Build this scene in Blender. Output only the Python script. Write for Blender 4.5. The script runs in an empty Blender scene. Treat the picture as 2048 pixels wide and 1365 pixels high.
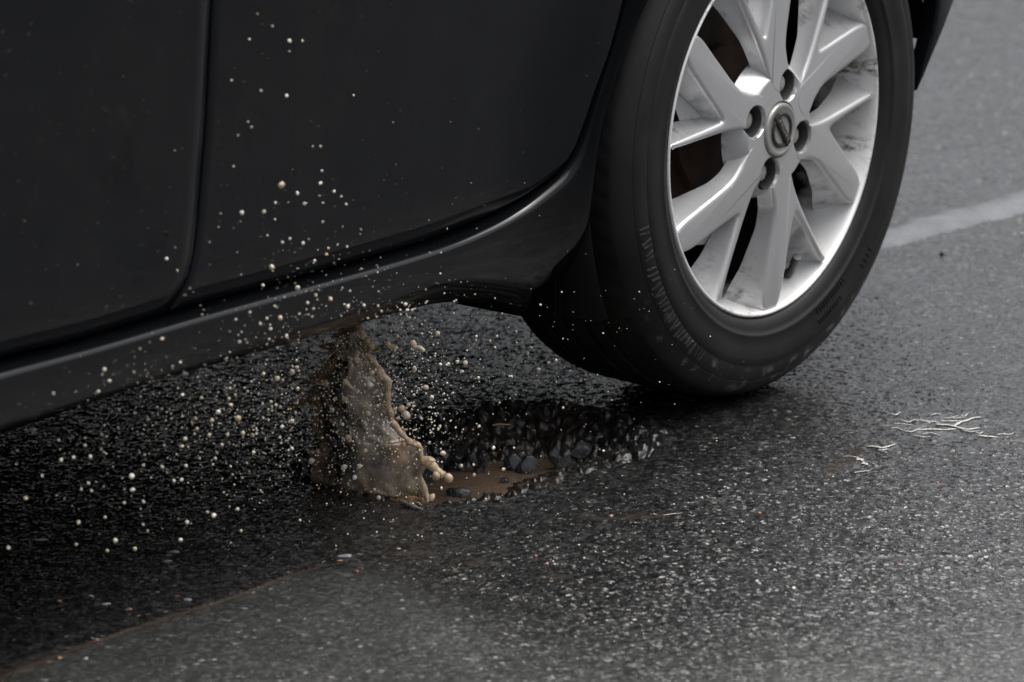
import bpy, bmesh, math, random
import numpy as np
from mathutils import Vector, geometry

random.seed(11)
rng = np.random.default_rng(11)
S = bpy.context.scene
COL = S.collection
R = math.radians

# ------------------------------------------------------------------ camera, sky, sun, exposure
CAM = np.array([-5.13548, -3.36033, 1.78362])
YAW, PITCH, FPX = 0.94383, 0.27350, 11378.0
cam = bpy.data.cameras.new('camera')
cam.lens, cam.sensor_width, cam.clip_start, cam.clip_end = 200.0, 36.0, 0.1, 500.0
cam.dof.use_dof = True
cam.dof.focus_distance = 6.02
cam.dof.aperture_fstop = 7.1
cam.dof.aperture_blades = 9
co = bpy.data.objects.new('camera', cam)
co.location = CAM
co.rotation_euler = (math.pi / 2 - PITCH, 0, -YAW)
COL.objects.link(co)
S.camera = co

SUN_EL, SUN_AZ = R(79), R(112)          # azimuth clockwise from +Y
w = bpy.data.worlds.new('World')
S.world = w
w.use_nodes = True
nt = w.node_tree
nt.nodes.clear()
sky = nt.nodes.new('ShaderNodeTexSky')
sky.sky_type = 'NISHITA'
sky.sun_disc = False
sky.sun_elevation = SUN_EL
sky.sun_rotation = SUN_AZ
sky.air_density, sky.dust_density, sky.ozone_density = 1.0, 10.0, 1.0
hs = nt.nodes.new('ShaderNodeHueSaturation')       # overcast: the blue is mostly gone
hs.inputs['Saturation'].default_value = 0.32
bg = nt.nodes.new('ShaderNodeBackground')
bg.inputs['Strength'].default_value = 0.15
wo = nt.nodes.new('ShaderNodeOutputWorld')
nt.links.new(sky.outputs[0], hs.inputs['Color'])
nt.links.new(hs.outputs[0], bg.inputs['Color'])
nt.links.new(bg.outputs[0], wo.inputs['Surface'])
sl = bpy.data.lights.new('sun', 'SUN')
sl.energy = 1.5
sl.angle = R(80)
sl.color = (1.0, 0.98, 0.95)
so = bpy.data.objects.new('sun', sl)
so.rotation_euler = (math.pi / 2 - SUN_EL, 0, math.pi - SUN_AZ)
COL.objects.link(so)
S.view_settings.view_transform = 'Standard'
S.view_settings.look = 'None'
S.view_settings.gamma = 1.0
S.view_settings.exposure = 0.86
S.view_settings.use_curve_mapping = False
S.cycles.use_denoising = True
S.cycles.denoiser = 'OPENIMAGEDENOISE'
S.cycles.denoising_input_passes = 'RGB_ALBEDO_NORMAL'
S.cycles.denoising_prefilter = 'ACCURATE'
S.cycles.max_bounces = 8
S.cycles.transparent_max_bounces = 24

# ------------------------------------------------------------------ helpers
cw = np.array([math.sin(YAW) * math.cos(PITCH), math.cos(YAW) * math.cos(PITCH), -math.sin(PITCH)])
cr = np.array([math.cos(YAW), -math.sin(YAW), 0.0])
cu = np.cross(cr, cw)
ZC = 0.308                                    # wheel centre height, wheel face in the plane y = 0


def at(px, py, axis, val):
    """the point of the plane axis = val that was measured at this spot of the photograph"""
    d = cw + (px - 1024) / FPX * cr + (682.5 - py) / FPX * cu
    t = (val - CAM[axis]) / d[axis]
    return CAM + t * d


def to_px(x, y, z):
    dx, dy, dz = x - CAM[0], y - CAM[1], z - CAM[2]
    zc = dx * cw[0] + dy * cw[1] + dz * cw[2]
    return (1024 + FPX * (dx * cr[0] + dy * cr[1]) / zc,
            682.5 - FPX * (dx * cu[0] + dy * cu[1] + dz * cu[2]) / zc)


def obj(name, verts, faces, mat, parent=None, smooth=None, loc=None):
    me = bpy.data.meshes.new(name)
    me.from_pydata([tuple(v) for v in verts], [], faces)
    return obj_me(name, me, mat, parent, smooth, loc)


def obj_me(name, me, mat, parent=None, smooth=None, loc=None):
    if mat:
        me.materials.append(mat)
    if smooth is not None:
        me.polygons.foreach_set('use_smooth', [True] * len(me.polygons))
        if smooth < 179:
            me.set_sharp_from_angle(angle=R(smooth))
    me.update()
    o = bpy.data.objects.new(name, me)
    COL.objects.link(o)
    if parent:
        o.parent = parent
    if loc is not None:
        o.location = loc
    return o


def obj_bm(name, bm, mat, parent=None, smooth=None, loc=None):
    me = bpy.data.meshes.new(name)
    bmesh.ops.recalc_face_normals(bm, faces=bm.faces)
    bm.to_mesh(me)
    bm.free()
    return obj_me(name, me, mat, parent, smooth, loc)


def tag(o, label=None, cat=None, group=None, kind=None):
    if label: o['label'] = label
    if cat: o['category'] = cat
    if group: o['group'] = group
    if kind: o['kind'] = kind
    return o


class M:
    """one node material"""
    def __init__(s, name, col=(.5, .5, .5), rough=.5, metal=0.0, coat=0.0, coat_r=.05, spec=.5):
        s.m = bpy.data.materials.new(name)
        s.m.use_nodes = True
        s.t = s.m.node_tree
        s.p = s.t.nodes['Principled BSDF']
        s.out = s.t.nodes['Material Output']
        s.set('Base Color', (*col, 1)); s.set('Roughness', rough); s.set('Metallic', metal)
        s.set('Coat Weight', coat); s.set('Coat Roughness', coat_r); s.set('Specular IOR Level', spec)

    def set(s, k, v): s.p.inputs[k].default_value = v
    def n(s, t, **kw):
        nd = s.t.nodes.new(t)
        for k, v in kw.items(): setattr(nd, k, v)
        return nd
    def l(s, a, b): s.t.links.new(a, b)
    def coord(s, out='Object', scale=(1, 1, 1)):
        c = s.n('ShaderNodeTexCoord'); mp = s.n('ShaderNodeMapping')
        mp.inputs['Scale'].default_value = scale
        s.l(c.outputs[out], mp.inputs['Vector'])
        return mp.outputs['Vector']
    def noise(s, scale, detail=4, rough=.55, vec=None):
        nd = s.n('ShaderNodeTexNoise')
        nd.inputs['Scale'].default_value = scale; nd.inputs['Detail'].default_value = detail
        nd.inputs['Roughness'].default_value = rough
        s.l(vec if vec is not None else s.coord(), nd.inputs['Vector'])
        return nd.outputs['Fac']
    def ramp(s, fac, stops):
        nd = s.n('ShaderNodeValToRGB')
        e = nd.color_ramp.elements
        while len(e) < len(stops): e.new(.5)
        for i, (p, c) in enumerate(stops):
            e[i].position = p
            e[i].color = (c, c, c, 1) if not isinstance(c, tuple) else (*c, 1)
        s.l(fac, nd.inputs['Fac'])
        return nd.outputs['Color']
    def mix(s, fac, a, b):
        nd = s.n('ShaderNodeMix', data_type='RGBA')
        for k, v in ((0, fac), (6, a), (7, b)):
            if isinstance(v, (int, float)): nd.inputs[k].default_value = v
            elif isinstance(v, tuple): nd.inputs[k].default_value = (*v, 1)
            else: s.l(v, nd.inputs[k])
        return nd.outputs[2]
    def math(s, op, a, b=None, clamp=False):
        nd = s.n('ShaderNodeMath', operation=op, use_clamp=clamp)
        for k, v in ((0, a), (1, b)):
            if v is None: continue
            if isinstance(v, (int, float)): nd.inputs[k].default_value = v
            else: s.l(v, nd.inputs[k])
        return nd.outputs[0]
    def attr(s, name, out='Fac'):
        nd = s.n('ShaderNodeAttribute', attribute_name=name)
        return nd.outputs[out]
    def bump(s, h, strength=.3, dist=.001, sock='Normal'):
        nd = s.n('ShaderNodeBump')
        nd.inputs['Strength'].default_value = strength; nd.inputs['Distance'].default_value = dist
        s.l(h, nd.inputs['Height'])
        s.l(nd.outputs['Normal'], s.p.inputs[sock])
        return nd
    def base(s, sock): s.l(sock, s.p.inputs['Base Color'])
    def rough(s, sock): s.l(sock, s.p.inputs['Roughness'])


# ---- numpy noise
def _h(i, j, k):
    x = (i.astype(np.int64) * 374761393 + j.astype(np.int64) * 668265263 + k * 974634777) & 0xFFFFFFFF
    x = ((x ^ (x >> 13)) * 1274126177) & 0xFFFFFFFF
    x = ((x ^ (x >> 16)) * 2246822519) & 0xFFFFFFFF
    return ((x ^ (x >> 15)) & 0xFFFFFF).astype(np.float32) / 16777216.0


def vnoise(x, y, k):
    i, j = np.floor(x), np.floor(y)
    fx, fy = x - i, y - j
    fx, fy = fx * fx * (3 - 2 * fx), fy * fy * (3 - 2 * fy)
    a = _h(i, j, k) * (1 - fx) + _h(i + 1, j, k) * fx
    b = _h(i, j + 1, k) * (1 - fx) + _h(i + 1, j + 1, k) * fx
    return a * (1 - fy) + b * fy


def fbm(x, y, k, n=4):
    s, a, t = 0, 1.0, 0
    for o in range(n):
        s = s + a * vnoise(x * 2 ** o, y * 2 ** o, k + 31 * o); t += a; a *= .5
    return s / t


def voro(x, y, k, jit=.9):
    """nearest and second distance, the offset to the nearest seed and three random numbers of it"""
    i0, j0 = np.floor(x), np.floor(y)
    f1 = np.full(x.shape, 9.0, np.float32); f2 = f1.copy()
    bx = np.zeros_like(f1); by_ = np.zeros_like(f1); bi = i0.copy(); bj = j0.copy()
    for di in (-1, 0, 1):
        for dj in (-1, 0, 1):
            i, j = i0 + di, j0 + dj
            dx = x - (i + .5 + jit * (_h(i, j, k) - .5)); dy = y - (j + .5 + jit * (_h(i, j, k + 7) - .5))
            d = np.sqrt(dx * dx + dy * dy)
            c = d < f1
            f2 = np.where(c, f1, np.minimum(f2, d))
            f1 = np.where(c, d, f1)
            bx = np.where(c, dx, bx); by_ = np.where(c, dy, by_)
            bi = np.where(c, i, bi); bj = np.where(c, j, bj)
    return f1, f2, bx, by_, _h(bi, bj, k + 11), _h(bi, bj, k + 12), _h(bi, bj, k + 13)


def sstep(a, b, x):
    t = np.clip((x - a) / (b - a), 0, 1)
    return t * t * (3 - 2 * t)


def poly_sdf(px, py, P):
    """signed distance to a closed polygon, negative inside"""
    d = np.full(px.shape, 1e9); ins = np.zeros(px.shape, bool)
    n = len(P)
    for a in range(n):
        x0, y0 = P[a]; x1, y1 = P[(a + 1) % n]
        ex, ey = x1 - x0, y1 - y0
        t = np.clip(((px - x0) * ex + (py - y0) * ey) / (ex * ex + ey * ey), 0, 1)
        d = np.minimum(d, (px - x0 - t * ex) ** 2 + (py - y0 - t * ey) ** 2)
        c = ((y0 > py) != (y1 > py)) & (px < (x1 - x0) * (py - y0) / ((y1 - y0) + 1e-12) + x0)
        ins ^= c
    d = np.sqrt(d)
    return np.where(ins, -d, d)


def line_dist(px, py, P):
    d = np.full(px.shape, 1e9)
    for (x0, y0), (x1, y1) in zip(P[:-1], P[1:]):
        ex, ey = x1 - x0, y1 - y0
        t = np.clip(((px - x0) * ex + (py - y0) * ey) / (ex * ex + ey * ey), 0, 1)
        d = np.minimum(d, (px - x0 - t * ex) ** 2 + (py - y0 - t * ey) ** 2)
    return np.sqrt(d)


def gpts(L, z=0.0):
    return [tuple(at(a, b, 2, z)[:2]) for a, b in L]


# ------------------------------------------------------------------ materials of the setting
m_road = M('wet_asphalt', rough=.3, coat=.75, coat_r=.10, spec=.54)
m_road.set('Coat IOR', 1.36)
_c = m_road.attr('stone_colour', 'Color')
_gr = m_road.ramp(m_road.noise(900, 3), [(.25, .72), (.75, 1.28)])
_mul = m_road.n('ShaderNodeMix', data_type='RGBA', blend_type='MULTIPLY')
_mul.inputs[0].default_value = 1.0
m_road.l(_c, _mul.inputs[6]); m_road.l(_gr, _mul.inputs[7])
m_road.base(_mul.outputs[2])
m_road.rough(m_road.attr('dryness'))
def facets(scale, amp):
    """crushed stone: every grain of this size has its own flat tilt"""
    v = m_road.n('ShaderNodeTexVoronoi'); v.inputs['Scale'].default_value = scale
    m_road.l(m_road.coord(), v.inputs['Vector'])
    q = m_road.n('ShaderNodeVectorMath', operation='SUBTRACT'); q.inputs[1].default_value = (.5, .5, .5)
    m_road.l(v.outputs['Color'], q.inputs[0])
    m = m_road.n('ShaderNodeVectorMath', operation='MULTIPLY'); m.inputs[1].default_value = (amp, amp, 0)
    m_road.l(q.outputs[0], m.inputs[0])
    return m.outputs[0]
_ge = m_road.n('ShaderNodeNewGeometry')
_a1 = m_road.n('ShaderNodeVectorMath', operation='ADD'); m_road.l(_ge.outputs['Normal'], _a1.inputs[0]); _flt = m_road.attr('relief')
_fs = m_road.n('ShaderNodeVectorMath', operation='MULTIPLY'); m_road.l(facets(265, .64), _fs.inputs[0]); m_road.l(_flt, _fs.inputs[1])
m_road.l(_fs.outputs[0], _a1.inputs[1])
_a2 = m_road.n('ShaderNodeVectorMath', operation='ADD'); m_road.l(_a1.outputs[0], _a2.inputs[0]); _f2 = m_road.n('ShaderNodeVectorMath', operation='MULTIPLY'); m_road.l(facets(620, .34), _f2.inputs[0]); m_road.l(_flt, _f2.inputs[1])
m_road.l(_f2.outputs[0], _a2.inputs[1])
_nn = m_road.n('ShaderNodeVectorMath', operation='NORMALIZE'); m_road.l(_a2.outputs[0], _nn.inputs[0])
m_road.l(_nn.outputs[0], m_road.p.inputs['Normal'])
m_road.l(m_road.ramp(m_road.attr('dryness'), [(.10, .16), (.45, .0)]), m_road.p.inputs['Coat Weight'])
m_road.bump(m_road.noise(420, 2, .5), .18, .0012, 'Coat Normal')

m_mudwater = M('muddy_water', (.15, .095, .055), .04)
_n = m_mudwater.noise(9, 4)
m_mudwater.base(m_mudwater.ramp(_n, [(.3, (.075, .054, .039)), (.7, (.18, .125, .085))]))
m_mudwater.bump(m_mudwater.noise(45, 4, .6), .5, .004)

# ------------------------------------------------------------------ the road: one sheet with the pothole in it
SF, SR = np.array([math.sin(YAW), math.cos(YAW)]), np.array([math.cos(YAW), -math.sin(YAW)])
ORG = np.array([-0.4, 0.0])


def grow(start, first, last):
    out, v, st = [], start, first
    while abs(v) < last:
        v += st; st *= 1.32; out.append(v)
    return out


def axis_coords(lo, hi_segments, d0, far):
    v = [lo]
    for hi, st in hi_segments:
        n = max(1, int(round((hi - v[-1]) / st)))
        v += list(np.linspace(v[-1], hi, n + 1)[1:])
    left = grow(lo, -d0, far)[::-1]
    return np.array(left + v + grow(v[-1], hi_segments[-1][1] * 1.5, far))


LL = axis_coords(-0.74, [(0.86, 0.0020)], 0.004, 70)
SS = axis_coords(-0.80, [(0.60, 0.0025), (1.15, 0.0032), (1.5, 0.005), (2.7, 0.0075)], 0.004, 70)
gl, gs = np.meshgrid(LL, SS)
X = ORG[0] + gs * SF[0] + gl * SR[0]
Y = ORG[1] + gs * SF[1] + gl * SR[1]
fine = sstep(-1.0, -.85, gl) * (1 - sstep(.95, 1.15, gl)) * sstep(-1.0, -.88, gs) * (1 - sstep(2.6, 2.9, gs))
PX, PY = to_px(X, Y, 0 * X)
inview = (fine > 0)
PX = np.where(inview, PX, -9999); PY = np.where(inview, PY, -9999)

# the two surfacings and the joint between them
bnd = np.array(gpts([(-300, 1470), (0, 1355), (140, 1300), (300, 1243), (420, 1205), (500, 1180), (600, 1142), (700, 1112), (800, 1104), (900, 1122), (1010, 1147),
                     (1120, 1160), (1300, 1176), (1480, 1165), (1640, 1135), (1800, 1118), (1930, 1112), (2048, 1090), (2400, 1050)]))
bl = (bnd - ORG) @ SR; bs = (bnd - ORG) @ SF
sb = np.interp(gl, bl, bs) + .008 * (fbm(X * 30, Y * 30, 5, 3) - .5)
bw = .012 + .20 * sstep(-.30, .02, gl)
near = 1 - sstep(-bw, bw, gs - sb + 1.1 * (bw - .012))      # 1 on the younger, finer surfacing in front

f1, f2, bx, by_, r1, r2, r3 = voro(X / .0047, Y / .0047, 3)
g1, g2, cx, cy, q1, q2, q3 = voro(X / .0105 + 40, Y / .0105 + 11, 23)
e1 = sstep(.02, .30, f2 - f1); e2 = sstep(.03, .24, g2 - g1)
small = e1 * (.30 + .70 * r1) * .0013 + (bx * (r2 - .5) + by_ * (r3 - .5)) * .0024 * e1
isbig = (q1 > .80)
big = np.where(isbig, e2 * (.0014 + .0008 * q2) + (cx * (q2 - .5) + cy * (q3 - .5)) * .0022 * e2, 0)
h = np.maximum(small, big)
h = h * (.52 - .12 * near)
low = (fbm(X * 2.3, Y * 2.3, 51, 3) - .5) * .007 + (fbm(X * 14, Y * 14, 57, 2) - .5) * .0018
h = h + low * fine
farsmooth = sstep(.95, 1.3, gs)                           # beyond the far joint the surface is closed and smoother
h = h - .0003 * farsmooth

# the pothole
hole = gpts([(560, 935), (606, 958), (660, 990), (720, 1001), (790, 1007), (870, 1006), (935, 1004), (1000, 1000), (1050, 986), (1100, 970), (1150, 954), (1205, 938), (1255, 925),
             (1305, 911), (1338, 890), (1345, 866), (1322, 843), (1270, 826), (1200, 812), (1110, 800), (1010, 802), (900, 815), (800, 838), (690, 865), (600, 893)])
box = inview & (X > -.8) & (X < .1) & (Y > -.15) & (Y < .5)
sd = np.full(X.shape, 1.0)
wob = .012 * (fbm(X[box] * 45, Y[box] * 45, 71, 3) - .5)
sd[box] = poly_sdf(X[box], Y[box], hole) + wob
inside = np.clip(-sd, 0, None)
nearside = sstep(.10, .02, Y + .35 * (X + .40))           # the front lip is undercut and steep, the far side crumbles down
slope = .120 - .104 * nearside
depth = .050 * (nearside * sstep(0, 1, inside / slope) + (1 - nearside) * np.clip(inside / slope, 0, 1) ** 1.45)
k1, k2, kx, ky, a1, a2, a3 = voro(X / .013 + .6 * fbm(X * 60, Y * 60, 2, 2), Y / .013 + .6 * fbm(X * 60, Y * 60, 8, 2), 91)
rub = sstep(.0, .35, k2 - k1) * (.2 + .8 * a1) * .009 + (kx * (a2 - .5) + ky * (a3 - .5)) * .014 + .008 * (fbm(X * 70, Y * 70, 19, 3) - .5)
h = h - depth + rub * sstep(0, .02, inside)
rag = sstep(.03, 0, sd) * (1 - sstep(0, .003, -sd))
h = h - rag * .002 * vnoise(X * 90, Y * 90, 33)

# joint groove and cracks
gd = np.abs(gs - sb)
jl = 1 - sstep(-.32, -.20, gl)
h = h - .0006 * np.exp(-(gd / .006) ** 2) * jl
crk = gpts([(1640, 1128), (1720, 1120), (1800, 1119), (1900, 1117), (1945, 1120), (1980, 1104), (2050, 1092), (2200, 1078)])
cm = inview & (PX > 1500)
cd = np.full(X.shape, 1.0); cd[cm] = line_dist(X[cm], Y[cm], crk) + .006 * (fbm(X[cm] * 60, Y[cm] * 60, 15, 2) - .5)
crack = np.exp(-(cd / .0035) ** 2)
h = h - .0015 * crack

# colours of the stones and of the binder
grey = .0075 + .026 * r2 ** 2.2
colr = np.stack([grey * 1.0, grey * 1.0, grey * 1.01], -1)
bgrey = .005 + .024 * q3 ** 2
colb = np.stack([bgrey * 1.0, bgrey, bgrey * .99], -1)
usebig = isbig & (big > small)
colr = np.where(usebig[..., None], colb, colr)
def speck(mask, c):
    global colr
    colr = np.where(mask[..., None], np.array(c, np.float32), colr)
speck((r3 > .985) & ~usebig & (e1 > .5), (.11, .108, .10))

binder = (1 - np.where(usebig, e2, e1))[..., None]
colr = colr * (1 - .55 * binder)
lighter = near[..., None]
colr = colr * (1 - lighter) + (colr * 1.25 + np.array([.0070, .0084, .0074])) * lighter
# mud washed into the joint and lying round the hole
mud = np.exp(-(gd / .0055) ** 2) * jl * sstep(.35, .6, fbm(X * 26, Y * 26, 61, 3) + .12)
pool = np.zeros_like(h)
for (a, b, rx, ry, sl_) in [(1690, 925, 55, 20, -.45), (1290, 1032, 95, 8, -.05), (1185, 1036, 45, 7, 0), (1110, 1154, 42, 7, 0.05), (935, 1127, 48, 7, .1), (800, 1106, 70, 5, 0),
                            (60, 1330, 130, 22, -.35), (330, 1240, 70, 12, -.35)]:
    u = (PX - a) / rx; v = (PY - b - sl_ * (PX - a)) / ry
    pool = np.maximum(pool, 1 - sstep(.55, 1.15, np.sqrt(u * u + v * v) + .55 * (fbm(X * 55, Y * 55, 77, 3) - .5)))
flow = np.zeros_like(h)
for (a, b, rx, ry) in [(1900, 852, 110, 30), (1760, 893, 60, 14), (1990, 876, 50, 8), (2020, 735, 40, 10)]:
    u = (PX - a) / rx; v = (PY - b) / ry
    flow = np.maximum(flow, 1 - sstep(.5, 1.1, np.sqrt(u * u + v * v) + 1.9 * (fbm(X * 70, Y * 70, 78, 3) - .42)))
level = low * fine + .0005
wetline = np.maximum(pool, flow)
under = (wetline > .5) & (h < level)
h = np.where(wetline > .5, np.maximum(h, level), h)
mudmix = np.clip(np.maximum(mud * .75, pool * .28 * under), 0, 1)[..., None]
colr = colr * (1 - mudmix) + np.array([.062, .046, .033]) * mudmix
hm = (sstep(0, .015, inside) * (.35 + .5 * fbm(X * 30, Y * 30, 40, 3)))[..., None]
hm = hm * (fbm(X * 12, Y * 12, 44, 2) > .5)[..., None]
colr = colr * (1 - hm * .5) + np.array([.05, .036, .026]) * hm * .5
colr = colr * (1 - .85 * crack[..., None])
# wetness: low = film of water, high = surface that has drained
dry = .07 + .12 * fbm(X * 9, Y * 9, 88, 3) + .08 * r1
dry = dry + near * (.16 + .06 * fbm(X * 20, Y * 20, 89, 2))
dry = np.where(under, .05, dry)
dry = dry + .16 * sstep(-.004, .01, inside) + .5 * crack
dry = np.clip(dry, .05, .8)

# beyond the finely built part the sheet is coarse: even colour there, the grain is the material's
cf = fine[..., None]
avg = np.where(near[..., None] > .5, np.array([.020, .0215, .0202]), np.array([.0135, .0135, .0138]))
colr = colr * cf + avg * (1 - cf)
dry = dry * fine + (.22 + .12 * near) * (1 - fine)
h = h * fine
ny, nx = h.shape
verts = np.stack([X, Y, h * 1.0], -1).reshape(-1, 3).astype(np.float32)
idx = np.arange(ny * nx).reshape(ny, nx)
quads = np.stack([idx[:-1, :-1], idx[:-1, 1:], idx[1:, 1:], idx[1:, :-1]], -1).reshape(-1, 4)
me = bpy.data.meshes.new('road')
me.vertices.add(len(verts)); me.vertices.foreach_set('co', verts.ravel())
me.loops.add(quads.size); me.loops.foreach_set('vertex_index', quads.ravel().astype(np.int32))
me.polygons.add(len(quads)); me.polygons.foreach_set('loop_start', np.arange(0, quads.size, 4, dtype=np.int32))
me.polygons.foreach_set('use_smooth', np.ones(len(quads), bool))
at_c = me.attributes.new('stone_colour', 'FLOAT_COLOR', 'POINT')
at_c.data.foreach_set('color', np.concatenate([colr, np.ones((*colr.shape[:2], 1))], -1).reshape(-1).astype(np.float32))
relief = 1 - .38 * sstep(-.15, .45, gs) * sstep(-.1, .2, gl) - .22 * farsmooth
relief = relief * (1 - .32 * near)
relief = relief * (1 - .5 * sstep(-.006, .02, inside - .006))
relief = np.where(under, .05, relief)
at_r = me.attributes.new('relief', 'FLOAT', 'POINT')
at_r.data.foreach_set('value', relief.reshape(-1).astype(np.float32))
at_d = me.attributes.new('dryness', 'FLOAT', 'POINT')
at_d.data.foreach_set('value', dry.reshape(-1).astype(np.float32))
me.update(calc_edges=True)
me.validate()
# make sure it faces up
road = obj_me('road', me, m_road.m)
if me.polygons[len(me.polygons) // 2].normal.z < 0:
    me.flip_normals()
tag(road, 'dark wet asphalt road with a pothole under the car', kind='structure')

gx_l, gx_s = LL, SS
def ground_z(x, y):
    l = float((np.array([x, y]) - ORG) @ SR); s = float((np.array([x, y]) - ORG) @ SF)
    return float(h[min(len(SS) - 1, int(np.searchsorted(SS, s))), min(len(LL) - 1, int(np.searchsorted(LL, l)))])

# muddy water standing in the hole
WZ = -0.036
wp = [(x, y) for x, y in hole]
wc = np.mean(wp, axis=0)
wv = [(x + (wc[0] - x) * .02, y + (wc[1] - y) * .02, WZ) for x, y in wp]
puddle = obj('puddle', wv, [list(range(len(wv)))], m_mudwater.m)
if puddle.data.polygons[0].normal.z < 0: puddle.data.flip_normals()
tag(puddle, 'brown muddy water standing in the pothole', kind='structure')

# the far joint: a smooth raised sealing strip across the road
m_seal = M('joint_sealant', (.10, .103, .108), .20)
m_seal.bump(m_seal.noise(70, 4), .4, .002)
m_seal.base(m_seal.ramp(m_seal.noise(25, 4), [(.3, (.045, .047, .05)), (.7, (.095, .099, .105))]))
far_l = gpts([(1500, 548), (1640, 512), (1790, 471), (1900, 440), (2048, 399), (2250, 345), (2700, 225)])
fl = np.array(far_l)
tt = np.linspace(0, 1, 160); seg = np.linspace(0, 1, len(fl))
fx = np.interp(tt, seg, fl[:, 0]); fy = np.interp(tt, seg, fl[:, 1])
d = np.array([fl[-1] - fl[0]])[0]; d /= np.linalg.norm(d); nrm = np.array([-d[1], d[0]])
sv, sf = [], []
for i in range(160):
    for j, (o_, z_) in enumerate([(-.046, -.003), (-.036, .0006), (-.018, .0022), (.0, .0028), (.018, .0022), (.034, .0007), (.044, -.003)]):
        wob_ = .016 * (fbm(np.array([fx[i] * 22]), np.array([j * .4]), 4, 3)[0] - .5)
        sv.append((fx[i] + nrm[0] * (o_ + wob_), fy[i] + nrm[1] * (o_ + wob_), z_ + .0012 * (fbm(np.array([fx[i] * 40]), np.array([j * .7]), 6, 2)[0] - .5)))
for i in range(159):
    for j in range(6):
        a = i * 7 + j
        sf.append((a, a + 1, a + 8, a + 7))
strip = obj('road_joint', sv, sf, m_seal.m, smooth=180)
if strip.data.polygons[3].normal.z < 0: strip.data.flip_normals()
tag(strip, 'pale smooth sealed joint across the road behind the wheel', kind='structure')

# ------------------------------------------------------------------ car materials
m_paint = M('black_paint', (.004, .0045, .006), .4, coat=.5, coat_r=.06, spec=.03)
_dust = m_paint.ramp(m_paint.noise(3.2, 5, .6, m_paint.coord('Object', (1, 1, .6))), [(.42, 0.0), (.78, .55)])
_run = m_paint.ramp(m_paint.noise(14, 4, .6, m_paint.coord('Object', (1.6, 1, .16))), [(.46, 0.0), (.72, .8)])
_dust = m_paint.math('ADD', _dust, m_paint.math('MULTIPLY', _run, .5), clamp=True)
_sp = m_paint.n('ShaderNodeTexVoronoi'); _sp.inputs['Scale'].default_value = 75
m_paint.l(m_paint.coord('Object', (.55, 1, 1)), _sp.inputs['Vector'])
_spot = m_paint.ramp(_sp.outputs['Distance'], [(.035, 1.0), (.11, 0.0)])
_pick = m_paint.ramp(m_paint.noise(38, 2), [(.46, 0.0), (.60, .95)])
_spots = m_paint.math('MULTIPLY', _spot, _pick)
_c0 = m_paint.mix(_dust, (.0030, .0036, .0052), (.0075, .0080, .0090))
m_paint.base(m_paint.mix(_spots, _c0, (.085, .08, .072)))
m_paint.l(m_paint.math('SUBTRACT', .60, m_paint.math('MULTIPLY', _spots, .6)), m_paint.p.inputs['Coat Weight'])
m_paint.l(m_paint.ramp(m_paint.noise(20, 3), [(.3, .05), (.8, .14)]), m_paint.p.inputs['Coat Roughness'])

m_skirt = M('black_skirt', (.0032, .0035, .0043), .5, coat=.85, coat_r=.10, spec=0.0)
m_skirt.set('Coat IOR', 1.55)
m_skirt.base(m_skirt.mix(m_skirt.ramp(m_skirt.noise(4, 5, .6), [(.42, 0.0), (.78, .6)]), (.0028, .0032, .004), (.0055, .0057, .006)))
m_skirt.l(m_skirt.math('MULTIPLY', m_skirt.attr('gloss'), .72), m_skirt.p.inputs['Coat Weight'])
m_plastic = M('black_plastic', (.005, .005, .0053), .6, spec=.2)
m_under = M('dark_underbody', (.004, .004, .0042), .95, spec=.04)
m_under.base(m_under.ramp(m_under.noise(12, 4), [(.35, (.002, .002, .002)), (.8, (.005, .0045, .004))]))
m_rubber = M('tyre_rubber', (.012, .012, .0125), .55, spec=.3)
_o = m_rubber.coord('Object')
_sep = m_rubber.n('ShaderNodeSeparateXYZ'); m_rubber.l(_o, _sep.inputs[0])
_r = m_rubber.math('SQRT', m_rubber.math('ADD', m_rubber.math('MULTIPLY', _sep.outputs[0], _sep.outputs[0]), m_rubber.math('MULTIPLY', _sep.outputs[2], _sep.outputs[2])))
_ring = m_rubber.ramp(_r, [(.266, 0.0), (.273, 1.0), (.292, 1.0), (.298, 0.0)])
_ms = m_rubber.ramp(m_rubber.noise(55, 4, .6), [(.555, 0.0), (.63, 1.0)])
_low = m_rubber.ramp(m_rubber.math('MULTIPLY', _sep.outputs[2], -1.0), [(.12, 0.0), (.24, 1.0)])
_mud = m_rubber.math('MULTIPLY', m_rubber.math('MULTIPLY', _ring, _ms), _low)
_dustc = m_rubber.mix(m_rubber.ramp(m_rubber.noise(14, 4), [(.35, 0.0), (.7, 1.0)]), (.0050, .0050, .0052), (.0125, .0123, .012))
m_rubber.base(m_rubber.mix(m_rubber.math('MULTIPLY', _mud, .75), _dustc, (.14, .125, .105)))
m_rubber.bump(m_rubber.noise(260, 3), .25, .0006)

m_alloy = M('silver_alloy', (.56, .565, .575), .36, metal=.55, coat=.25, coat_r=.12)
_o = m_alloy.coord('Object')
_sep = m_alloy.n('ShaderNodeSeparateXYZ'); m_alloy.l(_o, _sep.inputs[0])
_deep = m_alloy.ramp(_sep.outputs[1], [(.002, 0.0), (.024, .85)])
_d1 = m_alloy.ramp(m_alloy.noise(22, 5, .65), [(.43, 0.0), (.60, 1.0)])
_d2 = m_alloy.ramp(m_alloy.noise(95, 4, .65, m_alloy.coord('Object', (1, .35, 1))), [(.47, 0.0), (.62, 1.0)])
_dirt = m_alloy.math('MULTIPLY', m_alloy.math('MULTIPLY', _d1, _d2), _deep)
_haze = m_alloy.mix(m_alloy.ramp(m_alloy.noise(9, 3), [(.3, 0.0), (.8, .4)]), (.50, .505, .515), (.41, .40, .385))
m_alloy.base(m_alloy.mix(_dirt, _haze, (.075, .058, .042)))
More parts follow.
